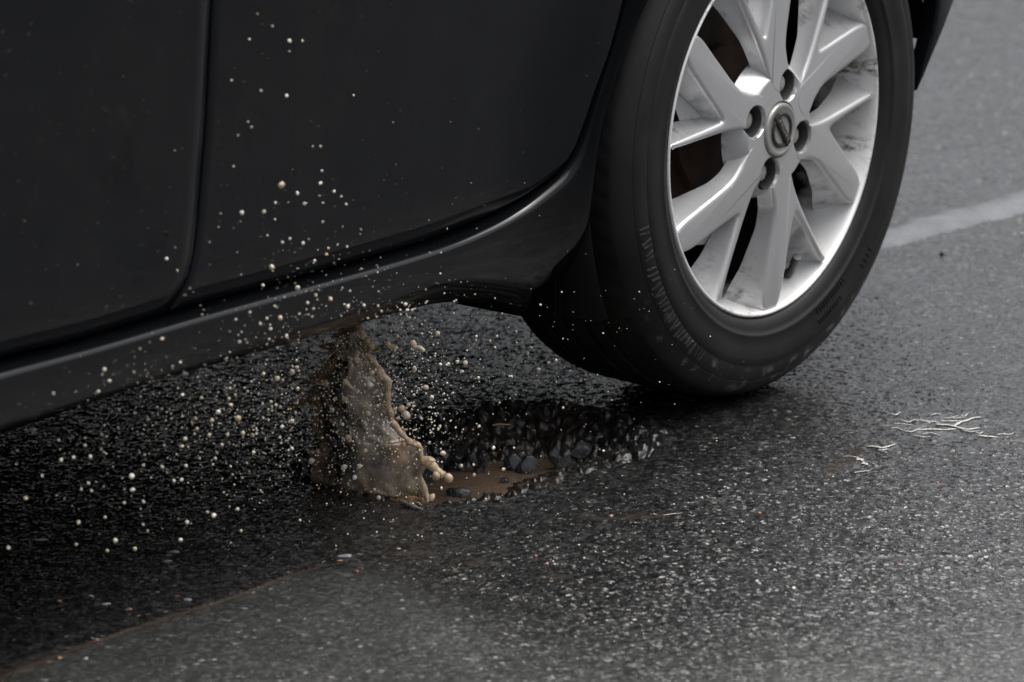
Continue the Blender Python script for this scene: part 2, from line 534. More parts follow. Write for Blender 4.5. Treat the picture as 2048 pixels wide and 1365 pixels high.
m_alloy.l(m_alloy.math('SUBTRACT', .55, m_alloy.math('MULTIPLY', _dirt, .5)), m_alloy.p.inputs['Metallic'])
m_alloy.rough(m_alloy.math('ADD', .34, m_alloy.math('MULTIPLY', _dirt, .4)))
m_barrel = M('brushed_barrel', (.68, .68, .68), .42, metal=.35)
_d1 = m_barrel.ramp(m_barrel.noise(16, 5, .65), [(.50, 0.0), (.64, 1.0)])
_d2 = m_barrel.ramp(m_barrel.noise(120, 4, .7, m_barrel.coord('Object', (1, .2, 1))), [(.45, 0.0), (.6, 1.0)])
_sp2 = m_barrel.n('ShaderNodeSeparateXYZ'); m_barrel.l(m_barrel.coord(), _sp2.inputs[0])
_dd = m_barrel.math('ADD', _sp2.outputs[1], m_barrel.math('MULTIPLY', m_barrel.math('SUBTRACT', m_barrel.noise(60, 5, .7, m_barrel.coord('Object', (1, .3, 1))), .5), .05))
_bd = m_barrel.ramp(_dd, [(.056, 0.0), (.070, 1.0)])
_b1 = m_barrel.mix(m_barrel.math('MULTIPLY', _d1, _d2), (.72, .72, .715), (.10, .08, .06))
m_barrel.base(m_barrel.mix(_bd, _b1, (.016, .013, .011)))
m_cap = M('cap_grey', (.33, .325, .31), .35, metal=.4)
m_chrome = M('dull_chrome', (.55, .54, .52), .2, metal=1.0)
m_darkbar = M('emblem_black', (.02, .02, .02), .4)
m_nut = M('dusty_nut', (.30, .285, .265), .6)
m_recess_shade = M('recess_shade', (.05, .05, .05), .5, metal=.3)  # dark tone painted for the shade deep in the bolt holes
m_disc = M('rusty_disc', (.05, .03, .022), .6, metal=.3)
m_disc.base(m_disc.ramp(m_disc.noise(30, 4), [(.35, (.018, .013, .011)), (.7, (.07, .035, .022))]))
m_glass = M('tinted_glass', (.01, .011, .012), .03)
m_red = M('red_lens', (.25, .01, .01), .1)

# ------------------------------------------------------------------ body side surface
_zs = [.0, .15, .2, .25, .30, .45, .65, .8, .95, 1.2]
_ys = [.09, .085, .065, .045, .034, .018, -.02, -.032, -.015, .05]
_zd = np.linspace(0, 1.2, 601); _yd = np.interp(_zd, _zs, _ys)
_k = np.exp(-(np.arange(-25, 26) / 11.0) ** 2); _k /= _k.sum()
_yd = np.convolve(np.pad(_yd, 25, mode='edge'), _k, mode='valid')


def body_y(x, z):
    r = math.hypot(x, z - ZC)
    f = math.exp(-((r - .338) / .085) ** 2) * min(1, max(0, (z - .12) / .15))
    f2 = math.exp(-((math.hypot(x + 2.6, z - ZC) - .338) / .085) ** 2) * min(1, max(0, (z - .12) / .15))
    y = float(np.interp(z, _zd, _yd)) - .028 * max(f, f2)
    if x > .42: y += 1.6 * (x - .42) ** 2
    if x < -2.95: y += .9 * (x + 2.95) ** 2
    return y


car = bpy.data.objects.new('hatchback_car', None)
COL.objects.link(car)
tag(car, 'black hatchback car with silver alloy wheel driving past the pothole', 'car')


def curve(P, n):
    """n points along a Catmull-Rom through P, even in length"""
    P = [np.array(p, float) for p in P]
    if len(P) == 2:
        return [P[0] + (P[1] - P[0]) * t for t in np.linspace(0, 1, n)]
    Q = [2 * P[0] - P[1]] + P + [2 * P[-1] - P[-2]]
    out = []
    for i in range(1, len(Q) - 2):
        for t in np.linspace(0, 1, 24, endpoint=False):
            a, b, c, d_ = Q[i - 1], Q[i], Q[i + 1], Q[i + 2]
            out.append(.5 * (2 * b + (c - a) * t + (2 * a - 5 * b + 4 * c - d_) * t * t + (3 * b - a - 3 * c + d_) * t ** 3))
    out.append(P[-1])
    out = np.array(out)
    L = np.concatenate([[0], np.cumsum(np.linalg.norm(np.diff(out, axis=0), axis=1))])
    u = np.linspace(0, L[-1], n)
    return [np.array([np.interp(v, L, out[:, k]) for k in range(out.shape[1])]) for v in u]


def panel(name, bottom, right, top, left, nu, nv, mat, yfun, roll_bottom=0.0):
    """a Coons patch of the body side with rounded edges and returns turned inwards"""
    b, t = curve(bottom, nu + 1), curve(top, nu + 1)
    l, r = curve(left, nv + 1), curve(right, nv + 1)
    vs, fs = [], []
    for j in range(nv + 1):
        v = j / nv
        for i in range(nu + 1):
            u = i / nu
            p = (1 - v) * b[i] + v * t[i] + (1 - u) * l[j] + u * r[j] - ((1 - u) * (1 - v) * b[0] + u * (1 - v) * b[-1] + (1 - u) * v * t[0] + u * v * t[-1])
            y = yfun(p[0], p[1])
            if roll_bottom:
                db = abs(p[1] - b[i][1])
                y += roll_bottom * (1 - min(1, db / .045)) ** 2
            vs.append((p[0], y, p[1]))
    W = nu + 1
    for j in range(nv):
        for i in range(nu):
            a = j * W + i
            fs.append((a, a + 1, a + W + 1, a + W))
    loop = [i for i in range(W)] + [j * W + nu for j in range(1, nv + 1)] + [nv * W + i for i in range(nu - 1, -1, -1)] + [j * W for j in range(nv - 1, 0, -1)]
    c = np.mean([vs[k] for k in loop], axis=0)
    n0 = len(vs); prev = loop
    for dy, grow_ in ((.0012, .0012), (.0035, .0020), (.020, .0020)):
        cur = []
        for q, k in enumerate(loop):
            a_, b_ = np.array(vs[loop[q - 1]]), np.array(vs[loop[(q + 1) % len(loop)]])
            tn = b_ - a_; nn = np.array([tn[2], 0, -tn[0]]); nn /= (np.linalg.norm(nn) + 1e-9)
            p = np.array(vs[k]) + nn * grow_ + np.array([0, dy, 0])
            cur.append(len(vs)); vs.append(tuple(p))
        for q in range(len(loop)):
            fs.append((prev[q], cur[q], cur[(q + 1) % len(loop)], prev[(q + 1) % len(loop)]))
        prev = cur
    o = obj(name, vs, fs, mat, car, smooth=50)
    bm = bmesh.new(); bm.from_mesh(o.data); bmesh.ops.recalc_face_normals(bm, faces=bm.faces)
    mid = [f for f in bm.faces][len(fs) // 4]
    if mid.normal.y > 0:
        bmesh.ops.reverse_faces(bm, faces=bm.faces)
    bm.to_mesh(o.data); bm.free()
    o.data.set_sharp_from_angle(angle=R(50))
    return o


seam = [(-1.0034, .3135), (-.9944, .3418), (-.9865, .3759), (-.9843, .4263), (-.9866, .4778), (-.9922, .5297), (-.9995, .5816), (-1.0066, .633), (-1.02, .75), (-1.045, .93)]
cut_low = [(-1.0026, .3103), (-.8118, .3012), (-.6267, .2934), (-.5402, .2926)]
cut_up = [(-.5402, .2926), (-.4744, .2993), (-.4381, .3094), (-.4123, .3226), (-.3908, .3355), (-.3756, .3523), (-.3639, .3777), (-.3518, .4085), (-.3402, .4338),
          (-.3297, .4593), (-.3157, .5116), (-.29, .60), (-.25, .70), (-.20, .80), (-.15, .93)]
G = .0035
off = lambda P, dx, dz: [(x + dx, z + dz) for x, z in P]
panel('rear_door', off(cut_low, 0, .005), [(x - G, z + .005) for x, z in cut_up], [(-1.045 + G, .93), (-.15 - G, .93)], [(x + G, z + (.0018 if z < .32 else 0)) for x, z in seam], 60, 56, m_paint.m, body_y, .014)
panel('front_door', [(-2.14, .338), (-1.60, .338), (-1.2703, .3268), (-1.1388, .3186), (-1.0034 - G, .3153)], [(x - G, z + (.0018 if z < .32 else 0)) for x, z in seam], [(-2.16, .93), (-1.045 - G, .93)],
      [(-2.14, .338), (-2.15, .6), (-2.16, .93)], 60, 50, m_paint.m, body_y, .014)

# the skirt under the doors that runs up the front of the arch
RA = .342
A = [(-2.30, .338), (-1.9, .338), (-1.6, .333), (-1.2703, .3218), (-1.1388, .3136)] + cut_low + cut_up[1:]
def arc(deg): return (RA * math.cos(R(deg)), ZC + RA * math.sin(R(deg)))
Bc = [(-2.25, .262), (-1.9, .260), (-1.6, .258), (-1.2577, .2505), (-1.10, .2475), (-.98, .2435), (-.80, .2345), (-.63, .2245), (-.545, .220), (-.46, .200), (-.40, .176), (-.362, .160), (-.328, .205),
      arc(188), arc(181), arc(175), arc(168), arc(160), arc(153), arc(143), arc(131), arc(118), arc(104)]
NA = 150
kk = np.linspace(0, 1, len(A))
cA, cB = [], []
for s_ in np.linspace(0, 1, NA):
    cA.append((np.interp(s_, kk, [p[0] for p in A]), np.interp(s_, kk, [p[1] for p in A])))
    cB.append((np.interp(s_, kk, [p[0] for p in Bc]), np.interp(s_, kk, [p[1] for p in Bc])))
def smooth_curve(P):
    q = np.pad(np.array(P), ((6, 6), (0, 0)), mode='reflect', reflect_type='odd')
    kq = np.exp(-(np.arange(-6, 7) / 3.2) ** 2); kq /= kq.sum()
    return [tuple(sum(kq[m] * q[i + m] for m in range(13))) for i in range(len(P))]
cA, cB = smooth_curve(cA), smooth_curve(cB)
vs, fs = [], []
prof = [('a', -.001, .040), ('a', .0, .020), ('a', .0008, .006), ('a', .0022, -.003), ('a', .0042, -.0072), ('a', .0072, -.0097), ('a', .0110, -.0108), ('a', .0160, -.0110), ('f', .18, -.0105), ('f', .35, -.0097), ('f', .55, -.008), ('f', .75, -.005), ('f', .93, -.001), ('f', 1.0, .006), ('f', 1.0, .030), ('f', .97, .060)]
for k in range(NA):
    a, b = np.array(cA[k]), np.array(cB[k])
    L = np.linalg.norm(b - a); t = (b - a) / L
    fade = 1 - sstep(.52, .78, k / (NA - 1)) * .82
    for typ, u, dy in prof:
        q = a + t * (u * fade if typ == 'a' else .015 + (L - .015) * u)
        if typ == 'f' and u >= 1: q = b
        vs.append((q[0], body_y(q[0], q[1]) + (dy * fade if dy < 0 else dy), q[1]))
W = len(prof)
for k in range(NA - 1):
    for j in range(W - 1):
        a = k * W + j
        fs.append((a, a + W, a + W + 1, a + 1))
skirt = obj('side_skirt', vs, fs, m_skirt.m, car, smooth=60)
skirt.data.materials.append(m_under.m)
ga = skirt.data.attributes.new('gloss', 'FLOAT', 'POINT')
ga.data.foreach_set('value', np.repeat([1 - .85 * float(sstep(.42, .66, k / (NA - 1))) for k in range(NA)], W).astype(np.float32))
for k, pl in enumerate(skirt.data.polygons):
    if k % (W - 1) >= W - 4: pl.material_index = 1
if skirt.data.polygons[(NA // 3) * (W - 1) + 7].normal.y > 0: skirt.data.flip_normals()

panel('rear_quarter_panel', [arc(104), arc(90), arc(75), arc(58), arc(42)], [arc(42), (.30, .60), (.36, .72), (.45, .93)], [(-.15 + G, .93), (.45, .93)], [arc(104), (-.11, .78), (-.15 + G, .93)], 30, 24, m_paint.m, body_y)
panel('rear_corner_panel', [(.264, .554), (.40, .587), (.67, .607)], [(.67, .607), (.66, .93)], [(.455, .93), (.66, .93)], [(.264, .554), (.305, .602), (.365, .722), (.455, .93)], 14, 12, m_paint.m, body_y)
panel('rear_bumper', [(.313, .2918), (.3286, .3252), (.3502, .3571), (.3817, .3863), (.44, .415), (.55, .43), (.66, .44)], [(.66, .44), (.67, .60)], [(.2585, .545), (.40, .58), (.67, .60)], [(.313, .2918), (.326, .335), (.334, .378), (.326, .43), (.30, .49), (.2585, .545)], 30, 20, m_paint.m, body_y)
panel('front_wing', [(-2.26, .64), (-2.2, .50), (-2.17, .345)][::-1], [(-2.26, .64), (-2.6, .65)], [(-2.17, .93), (-2.6, .88)], [(-2.17, .345), (-2.17, .93)], 10, 10, m_paint.m, body_y)


def box(bm, x0, x1, y0, y1, z0, z1):
    v = [bm.verts.new(p) for p in ((x0, y0, z0), (x1, y0, z0), (x1, y1, z0), (x0, y1, z0), (x0, y0, z1), (x1, y0, z1), (x1, y1, z1), (x0, y1, z1))]
    for f in ((0, 3, 2, 1), (4, 5, 6, 7), (0, 1, 5, 4), (1, 2, 6, 5), (2, 3, 7, 6), (3, 0, 4, 7)):
        bm.faces.new([v[i] for i in f])


bm = bmesh.new()
box(bm, -3.0, .28, .33, 1.33, .165, .30)
box(bm, .28, .70, .30, 1.40, .235, .45)
box(bm, -2.15, -.42, .10, .33, .226, .30)
box(bm, -2.15, -.40, 1.33, 1.64, .155, .40)
box(bm, -2.2, -.42, .075, .11, .262, .92)
box(bm, .42, .60, .14, .36, .52, .60)
obj_bm('underbody', bm, m_under.m, car)
# exhaust/heat shield bump seen dark under the sill
bm = bmesh.new()
box(bm, -.352, -.344, .045, .185, .155, .34)
bmesh.ops.bevel(bm, geom=bm.edges[:], offset=.003, segments=2, affect='EDGES')
obj_bm('mud_deflector', bm, m_under.m, car, smooth=40)


def lathe(prof, n=128, a0=0.0, a1=360.0, closed=True):
    """profile of (radius, y) spun about the wheel axis"""
    vs, fs = [], []
    m = n if closed else n + 1
    for i in range(m):
        t = R(a0 + (a1 - a0) * i / n)
        for r, y in prof:
            vs.append((r * math.cos(t), y, r * math.sin(t)))
    k = len(prof)
    for i in range(n):
        for j in range(k - 1):
            a, b = i * k + j, ((i + 1) % m) * k + j
            fs.append((a, b, b + 1, a + 1))
    return vs, fs


def wheel_arch(x):
    v, f = lathe([(.338, .014), (.343, .020), (.347, .06), (.350, .31)], 60, 6, 207, False)
    o = obj('wheel_arch_liner', v, f, m_plastic.m, car, smooth=60, loc=(x, 0, ZC))
    v, f = lathe([(.358, .31), (.19, .315), (.0, .315)], 60, 10, 207, False)
    obj('inner_wing', v, f, m_under.m, car, loc=(x, 0, ZC))
wheel_arch(0.0); wheel_arch(-2.6)

# upper body, other side, roof and glass: seen in reflections and from beside the photograph's place
st = [(-3.33, .24, .50, .62, .62), (-3.1, .10, .36, .80, .80), (-2.6, .05, .33, .93, .93), (-2.25, .03, .32, .98, 1.0), (-1.6, .0, .9, .96, 1.47), (-.9, .0, .9, .97, 1.52), (-.2, .0, .9, .98, 1.49), (.45, .05, .62, .99, 1.36), (.72, .20, .46, .85, .95)]
vs, fs = [], []
for x, yi, zb, zw, zr in st:
    tuck = .02 + (.24 * min(1, max(0, (zr - zw) / .45)))
    for y, z in ((yi + .012, zb), (yi - .004, zw), (yi + tuck, zr), (1.66 - yi - tuck, zr), (1.66 - yi, zw), (1.66 - yi, max(.28, min(zb, .33)))):
        vs.append((x, y, z))
for i in range(len(st) - 1):
    for j in range(5):
        a = i * 6 + j
        fs.append((a, a + 6, a + 7, a + 1))
fs += [(0, 1, 2, 3, 4, 5), tuple(48 + i for i in range(6))[::-1]]
ub = obj('upper_body', vs, fs, m_paint.m, car, smooth=40)
def quad(name, P, mat):
    return obj(name, P, [(0, 1, 2, 3)], mat, car)
for (xa, xb) in ((-1.62, -1.03), (-.97, -.25)):
    P = []
    for x, k in ((xa, .12), (xb, .12), (xb, .88), (xa, .88)):
        zw, zr = np.interp(x, [-1.6, -.9, -.2], [.96, .97, .98]), np.interp(x, [-1.6, -.9, -.2], [1.47, 1.52, 1.49])
        P.append((x, -.004 + k * .264 - .006, zw + k * (zr - zw)))
    quad('window', P, m_glass.m)

# ------------------------------------------------------------------ wheel
wheel_prof = [(.2112, .010), (.2122, .003), (.2112, -.0010), (.2098, -.0018), (.2080, -.0010), (.2066, .0020), (.2056, .008), (.2035, .018), (.2000, .034), (.1945, .052), (.1900, .068), (.1880, .090), (.1870, .150), (.1900, .165), (.205, .176), (.212, .182)]
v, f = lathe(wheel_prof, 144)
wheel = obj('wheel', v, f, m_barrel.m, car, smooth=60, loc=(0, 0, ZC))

# one spoke: a Y with a broad arm and a narrow arm, walls flaring back
spoke_outline = [(.050, -.016), (.064, -.0115), (.080, -.0055), (.098, -.0005), (.150, -.0090), (.2062, -.0185), (.2072, .0), (.2062, .0180), (.150, .0290), (.1090, .0375), (.1030, .0405), (.1055, .0450), (.140, .0755), (.1755, .1055),
                 (.1722, .1110), (.121, .0705), (.085, .0425), (.056, .0265), (.040, .010)]


def chaikin(P, n):
    P = [np.array(p) for p in P]
    for _ in range(n):
        Q = []
        for i in range(len(P)):
            a, b = P[i], P[(i + 1) % len(P)]
            Q += [a * .75 + b * .25, a * .25 + b * .75]
        P = Q
    return P


def resample(P, step):
    out = []
    for i in range(len(P)):
        a, b = P[i], P[(i + 1) % len(P)]
        n = max(1, int(np.linalg.norm(b - a) / step))
        for k in range(n): out.append(a + (b - a) * k / n)
    return out


def offset(P, d_):
    out = []
    n = len(P)
    for i in range(n):
        t = P[(i + 1) % n] - P[i - 1]
        nn = np.array([t[1], -t[0]]); nn /= (np.linalg.norm(nn) + 1e-9)
        out.append(P[i] + nn * d_)
    return out


def yface(r):
    return float(np.interp(r, [0, .045, .08, .12, .16, .21], [-.0065, -.0060, -.0046, -.0026, -.0006, .0012]))


sp = resample(chaikin(spoke_outline, 3), .004)
# first a little even smoothing so that the offset loops stay clean
def wall(r): return float(np.interp(r, [.07, .115, .160, .195], [.016, .018, .027, .040]))
def flare(r): return float(np.interp(r, [.07, .120, .165, .200], [.004, .0055, .010, .017]))
loops = []
rads = [float(np.hypot(*p)) for p in sp]
for k_ in (0, 1, 2, 3):
    d0, y0 = ((-.0046, 0.0), (-.0022, .0004), (-.0006, .0014), (.0005, .0034))[k_]
    lo_ = offset(sp, 1.0)
    loops.append([(p + (o_ - p) * (d0 * sstep(.060, .078, r_) + .0), y0 * float(sstep(.060, .078, r_))) for p, o_, r_ in zip(sp, lo_, rads)])
for k_ in (.15, .45, .75, 1.0):
    lo_ = offset(sp, 1.0)
    loops.append([(p + (o_ - p) * (.0005 + flare(r_) * k_ ** 1.4), .0034 + wall(r_) * k_) for p, o_, r_ in zip(sp, lo_, rads)])
for d_, dy in () and ((-.0022, 0.0), (-.0006, .0006), (.0005, .0022), (.0018, .0075), (.0050, .020), (.0095, .034), (.0125, .046)):
    pass
vs, fs = [], []
for lp in loops:
    for p, dy in lp:
        r = float(np.hypot(*p))
        vs.append((p[0], yface(min(r, .21)) + dy, p[1]))
n = len(sp)
for k in range(len(loops) - 1):
    for i in range(n):
        fs.append((k * n + i, k * n + (i + 1) % n, (k + 1) * n + (i + 1) % n, (k + 1) * n + i))
tri = geometry.tessellate_polygon([[Vector((v_[0], v_[2], 0)) for v_ in vs[:n]]])
fs += [tuple(t) for t in tri]
fs2 = fs
LUG = [(159.5, .0505), (69.5, .0505), (339.5, .0505), (249.5, .0505)]
lp = [(q * math.cos(R(a)), q * math.sin(R(a))) for a, q in LUG]
cv, cf = [], []
for x, z in lp:
    b_ = len(cv)
    for y, rr in ((-.030, .0225), (-.006, .0190), (.018, .0160)):
        for j in range(40):
            cv.append((x + rr * math.cos(2 * math.pi * j / 40), y, z + rr * math.sin(2 * math.pi * j / 40)))
    for q in (0, 1):
        for j in range(40):
            k_ = b_ + q * 40; cf.append((k_ + j, k_ + (j + 1) % 40, k_ + 40 + (j + 1) % 40, k_ + 40 + j))
    cf.append(tuple(b_ + j for j in range(40))[::-1]); cf.append(tuple(b_ + 80 + j for j in range(40)))
cm_ = bpy.data.meshes.new('cut'); cm_.from_pydata(cv, [], cf)
bm = bmesh.new(); bm.from_mesh(cm_); bmesh.ops.recalc_face_normals(bm, faces=bm.faces); bm.to_mesh(cm_); bm.free()
cutter = bpy.data.objects.new('cut', cm_); COL.objects.link(cutter); cutter.location = (0, 0, ZC)
for i, a in enumerate((20.5, 82.0, 143.0, 206.5, 269.5, 328.0)):
    ca, sa = math.cos(R(a)), math.sin(R(a))
    o = obj('spoke', [(x * ca - z * sa, y, x * sa + z * ca) for x, y, z in vs], fs2, m_alloy.m, wheel)
    bm = bmesh.new(); bm.from_mesh(o.data)
    bm.faces.new([bm.verts[j] for j in range(0)]) if False else None
    bm.verts.ensure_lookup_table()
    bm.faces.new([bm.verts[(len(loops) - 1) * n + j] for j in range(n)])
    bmesh.ops.recalc_face_normals(bm, faces=bm.faces)
    bm.to_mesh(o.data); bm.free()
    md = o.modifiers.new('holes', 'BOOLEAN'); md.operation = 'DIFFERENCE'; md.solver = 'EXACT'; md.object = cutter
    bpy.context.view_layer.update()
    nm_ = bpy.data.meshes.new_from_object(o.evaluated_get(bpy.context.evaluated_depsgraph_get()))
    o.modifiers.clear(); old = o.data; o.data = nm_; bpy.data.meshes.remove(old); nm_.name = 'spoke'
    nm_.polygons.foreach_set('use_smooth', [True] * len(nm_.polygons))
    nm_.set_sharp_from_angle(angle=R(32))
bpy.data.objects.remove(cutter)

# hub with four deep bolt holes
vs, fs = [], []
NR, NT = 48, 288
for i in range(NR):
    r = .029 + (.080 - .029) * i / (NR - 1)
    for j in range(NT):
        t = 2 * math.pi * j / NT
        x, z = r * math.cos(t), r * math.sin(t)
        y = yface(r) + .0003
        if r > .062: y += .8 * (r - .062) + 26 * (r - .062) ** 2
        if r < .0315: y += .006
        dl = min(math.hypot(x - a, z - b) for a, b in lp)
        y += .022 * float(1 - sstep(.0158, .0188, dl))
        vs.append((x, y, z))
for i in range(NR - 1):
    for j in range(NT):
        a, b = i * NT + j, i * NT + (j + 1) % NT
        fs.append((a, b, b + NT, a + NT))
hub = obj('hub', vs, fs, m_alloy.m, wheel, smooth=70)
bm = bmesh.new(); bm.from_mesh(hub.data); bmesh.ops.recalc_face_normals(bm, faces=bm.faces)
bm.to_mesh(hub.data); bm.free()
if hub.data.polygons[10 * NT].normal.y > 0: hub.data.flip_normals()

for x, z in lp:
    v, f = lathe([(.0172, -.0010), (.0166, .0010), (.0160, .0130), (.0001, .0132)], 32)
    obj('bolt_hole_shade', v, f, m_recess_shade.m, wheel, smooth=40, loc=(x, 0, z))  # added dark cup lining each hole, shade put into its colour
for x, z in lp:
    v, f = lathe([(.0098, .020), (.0096, .0080), (.0088, .0055), (.0070, .0048), (.0045, .0035), (0.0001, .0035)], 6 * 4)
    o = obj('lug_nut', v, f, m_nut.m, wheel, smooth=40, loc=(x, 0, z))
v, f = lathe([(.0302, .004), (.0300, -.0068), (.0288, -.0084), (.0262, -.0088), (.0252, -.0080), (.0001, -.0084)], 64)
obj('centre_cap', v, f, m_cap.m, wheel, smooth=40)

# emblem: ring crossed by a lettered bar
EA = R(-56)
ring_v, ring_f = [], []
for i in range(56):
    t = 2 * math.pi * i / 56
    for j in range(10):
        s_ = 2 * math.pi * j / 10
        rr = .0178 + .0024 * math.cos(s_)
        ring_v.append((rr * math.cos(t), -.0088 + .0016 * math.sin(s_), rr * math.sin(t)))
for i in range(56):
    for j in range(10):
        a, b = i * 10 + j, ((i + 1) % 56) * 10 + j
        ring_f.append((a, b, ((i + 1) % 56) * 10 + (j + 1) % 10, i * 10 + (j + 1) % 10))
obj('emblem_ring', ring_v, ring_f, m_darkbar.m, wheel, smooth=60)
bm = bmesh.new()
box(bm, -.0222, .0222, -.0114, -.0084, -.0050, .0050)
bmesh.ops.bevel(bm, geom=bm.edges[:], offset=.0008, segments=2, affect='EDGES')
bar = obj_bm('emblem_bar', bm, m_darkbar.m, wheel, smooth=40)
bar.rotation_euler = (0, -EA, 0)
tc = bpy.data.curves.new('t', 'FONT')
tc.body = 'NISSAN'; tc.size = .0088; tc.align_x = 'CENTER'; tc.align_y = 'CENTER'; tc.extrude = .0005
to = bpy.data.objects.new('t', tc); COL.objects.link(to)
bpy.context.view_layer.update()
tm = bpy.data.meshes.new_from_object(to.evaluated_get(bpy.context.evaluated_depsgraph_get()))
bpy.data.objects.remove(to)
letters = obj_me('emblem_lettering', tm, m_chrome.m, wheel, loc=(0, -.0119, 0))
tm.transform(__import__('mathutils').Matrix.Scale(1.0, 4))
letters.rotation_euler = (math.pi / 2, -EA, 0)

# tyre: rounded section, ribs, tread blocks, flat where it stands on the road
tp = [(.2090, .012), (.2118, .004), (.2135, -.0005), (.2170, -.0035), (.2215, -.0060), (.2250, -.0066), (.2290, -.0078), (.2300, -.0092), (.2320, -.0098), (.2335, -.0090), (.2450, -.0112), (.2560, -.0118), (.2640, -.0108), (.2648, -.0098), (.2660, -.0100),
      (.2740, -.0082), (.2820, -.0048), (.2826, -.0034), (.2840, -.0036), (.2900, .0010), (.2950, .0062), (.2990, .0120), (.3010, .0165), (.3022, .0205), (.3040, .0260), (.3052, .0320), (.3060, .0380), (.3064, .0450),
      (.3066, .0520), (.3000, .0535), (.3000, .0600), (.3068, .0615), (.3072, .0780), (.3005, .0795), (.3005, .0870), (.3074, .0885), (.3074, .1065), (.3005, .1080), (.3005, .1155), (.3072, .1170), (.3068, .1335), (.3000, .1350), (.3000, .1415), (.3064, .1430),
      (.3055, .1620), (.3030, .1740), (.2990, .1830), (.2900, .1930), (.2700, .2030), (.2450, .2050), (.2200, .1960), (.2090, .1840)]
NTy = 432
vs, fs = [], []
for i in range(NTy):
    t = 2 * math.pi * i / NTy
    for r, y in tp:
        rr, yy = r, y
        sipe = ((i + int(y * 90)) % 6 == 0)
        if r > .3015 and sipe: rr -= .0016
        x, z = rr * math.cos(t), rr * math.sin(t)
        if z < -(ZC - .0025) + .012:                      # sidewall bulges a little over the contact patch
            k = (-(z) - (ZC - .0145)) / .012
            z = max(z, -(ZC - .0018))
            if y < .03: yy -= .002 * min(1, max(0, k))
        vs.append((x, yy, z))
k = len(tp)
for i in range(NTy):
    for j in range(k - 1):
        a, b = i * k + j, ((i + 1) % NTy) * k + j
        fs.append((a, b, b + 1, a + 1))
tyre = obj('tyre', vs, fs, m_rubber.m, wheel, smooth=45)
bm = bmesh.new(); bm.from_mesh(tyre.data); bmesh.ops.recalc_face_normals(bm, faces=bm.faces); bm.to_mesh(tyre.data); bm.free()

# moulded marks on the sidewall: rows of short raised strokes, worn beyond reading
bm = bmesh.new()
def stroke(ang, r0, r1, wdt, tilt, hgt=.0012):
    pts = []
    for r, da in ((r0, -wdt), (r0, wdt), (r1, wdt + tilt), (r1, -wdt + tilt)):
        a = R(ang) + da / r
        ysurf = float(np.interp(r, [p[0] for p in tp[:22]], [p[1] for p in tp[:22]]))
        pts.append((r * math.cos(a), ysurf, r * math.sin(a)))
    lo = [bm.verts.new(p) for p in pts]
    up = [bm.verts.new((p[0], p[1] - hgt, p[2])) for p in pts]
    bm.faces.new(up)
    for i in range(4): bm.faces.new((lo[i], lo[(i + 1) % 4], up[(i + 1) % 4], up[i]))
for a in np.arange(192, 236, 1.55):
    if random.random() < .85:
        stroke(a, .2665, .2665 + random.uniform(.010, .0145), .0011, random.choice([-.003, 0, .0035]))
m_marks = M('worn_rubber', (.05, .049, .047), .6)
m_marks.base(m_marks.ramp(m_marks.noise(90, 3), [(.35, (.014, .014, .014)), (.62, (.042, .041, .039))]))
tag(obj_bm('sidewall_lettering', bm, m_marks.m, wheel), kind='stuff')
bm = bmesh.new()
for a in list(np.arange(289, 303, 1.15)):
    stroke(a, .2345, .2405, .0006, random.choice([-.0015, 0, .0018]))
for a in list(np.arange(288, 300, 1.2)):
    stroke(a, .2470, .2525, .0006, random.choice([-.0015, 0, .0018]))
for a in (311, 312.6, 314.4, 316):
    stroke(a, .2480, .2580, .0008, .002)
for a in np.arange(60, 128, 1.6):
    if random.random() < .8: stroke(a, .2665, .279, .0011, random.choice([-.003, 0, .003]))
tag(obj_bm('sidewall_marks', bm, m_rubber.m, wheel), kind='stuff')

# brake disc, back plate and valve
v, f = lathe([(.128, .098), (.130, .088), (.128, .086), (.085, .086), (.083, .074), (.0001, .072)], 64)
obj('brake_disc', v, f, m_disc.m, wheel, smooth=40)
v, f = lathe([(.1865, .158), (.15, .150), (.0001, .150)], 48)
obj('back_plate', v, f, m_under.m, wheel)


def tube(pts, rads, seg=10, cap=True):
    """closed round tube through points with its own radius at each"""
    P = [np.array(p, float) for p in pts]
    vs, fs = [], []
    for i, p in enumerate(P):
        t = P[min(i + 1, len(P) - 1)] - P[max(i - 1, 0)]
        t /= (np.linalg.norm(t) + 1e-9)
        a = np.array([0, 0, 1.0]) if abs(t[2]) < .9 else np.array([1.0, 0, 0])
        u = np.cross(t, a); u /= np.linalg.norm(u); v_ = np.cross(t, u)
        for k in range(seg):
            s_ = 2 * math.pi * k / seg
            vs.append(tuple(p + rads[i] * (math.cos(s_) * u + math.sin(s_) * v_)))
    for i in range(len(P) - 1):
        for k in range(seg):
            a, b = i * seg + k, i * seg + (k + 1) % seg
            fs.append((a, b, b + seg, a + seg))
    if cap:
        fs.append(tuple(range(seg))[::-1]); fs.append(tuple((len(P) - 1) * seg + k for k in range(seg)))
    return vs, fs


pv = at(1583, 540, 1, .020) - np.array([0, 0, ZC])
vd = np.array([pv[0], 0, pv[2]]); vd /= np.linalg.norm(vd)
v, f = tube([pv + vd * .022 + np.array([0, .022, 0]), pv + vd * .006 + np.array([0, .006, 0]), pv, pv - vd * .010 - np.array([0, .006, 0]), pv - vd * .0105 - np.array([0, .0062, 0]), pv - vd * .020 - np.array([0, .012, 0])], [.0062, .0056, .0044, .0044, .0052, .0050], 14)
obj('valve_stem', v, f, m_darkbar.m, wheel, smooth=50)

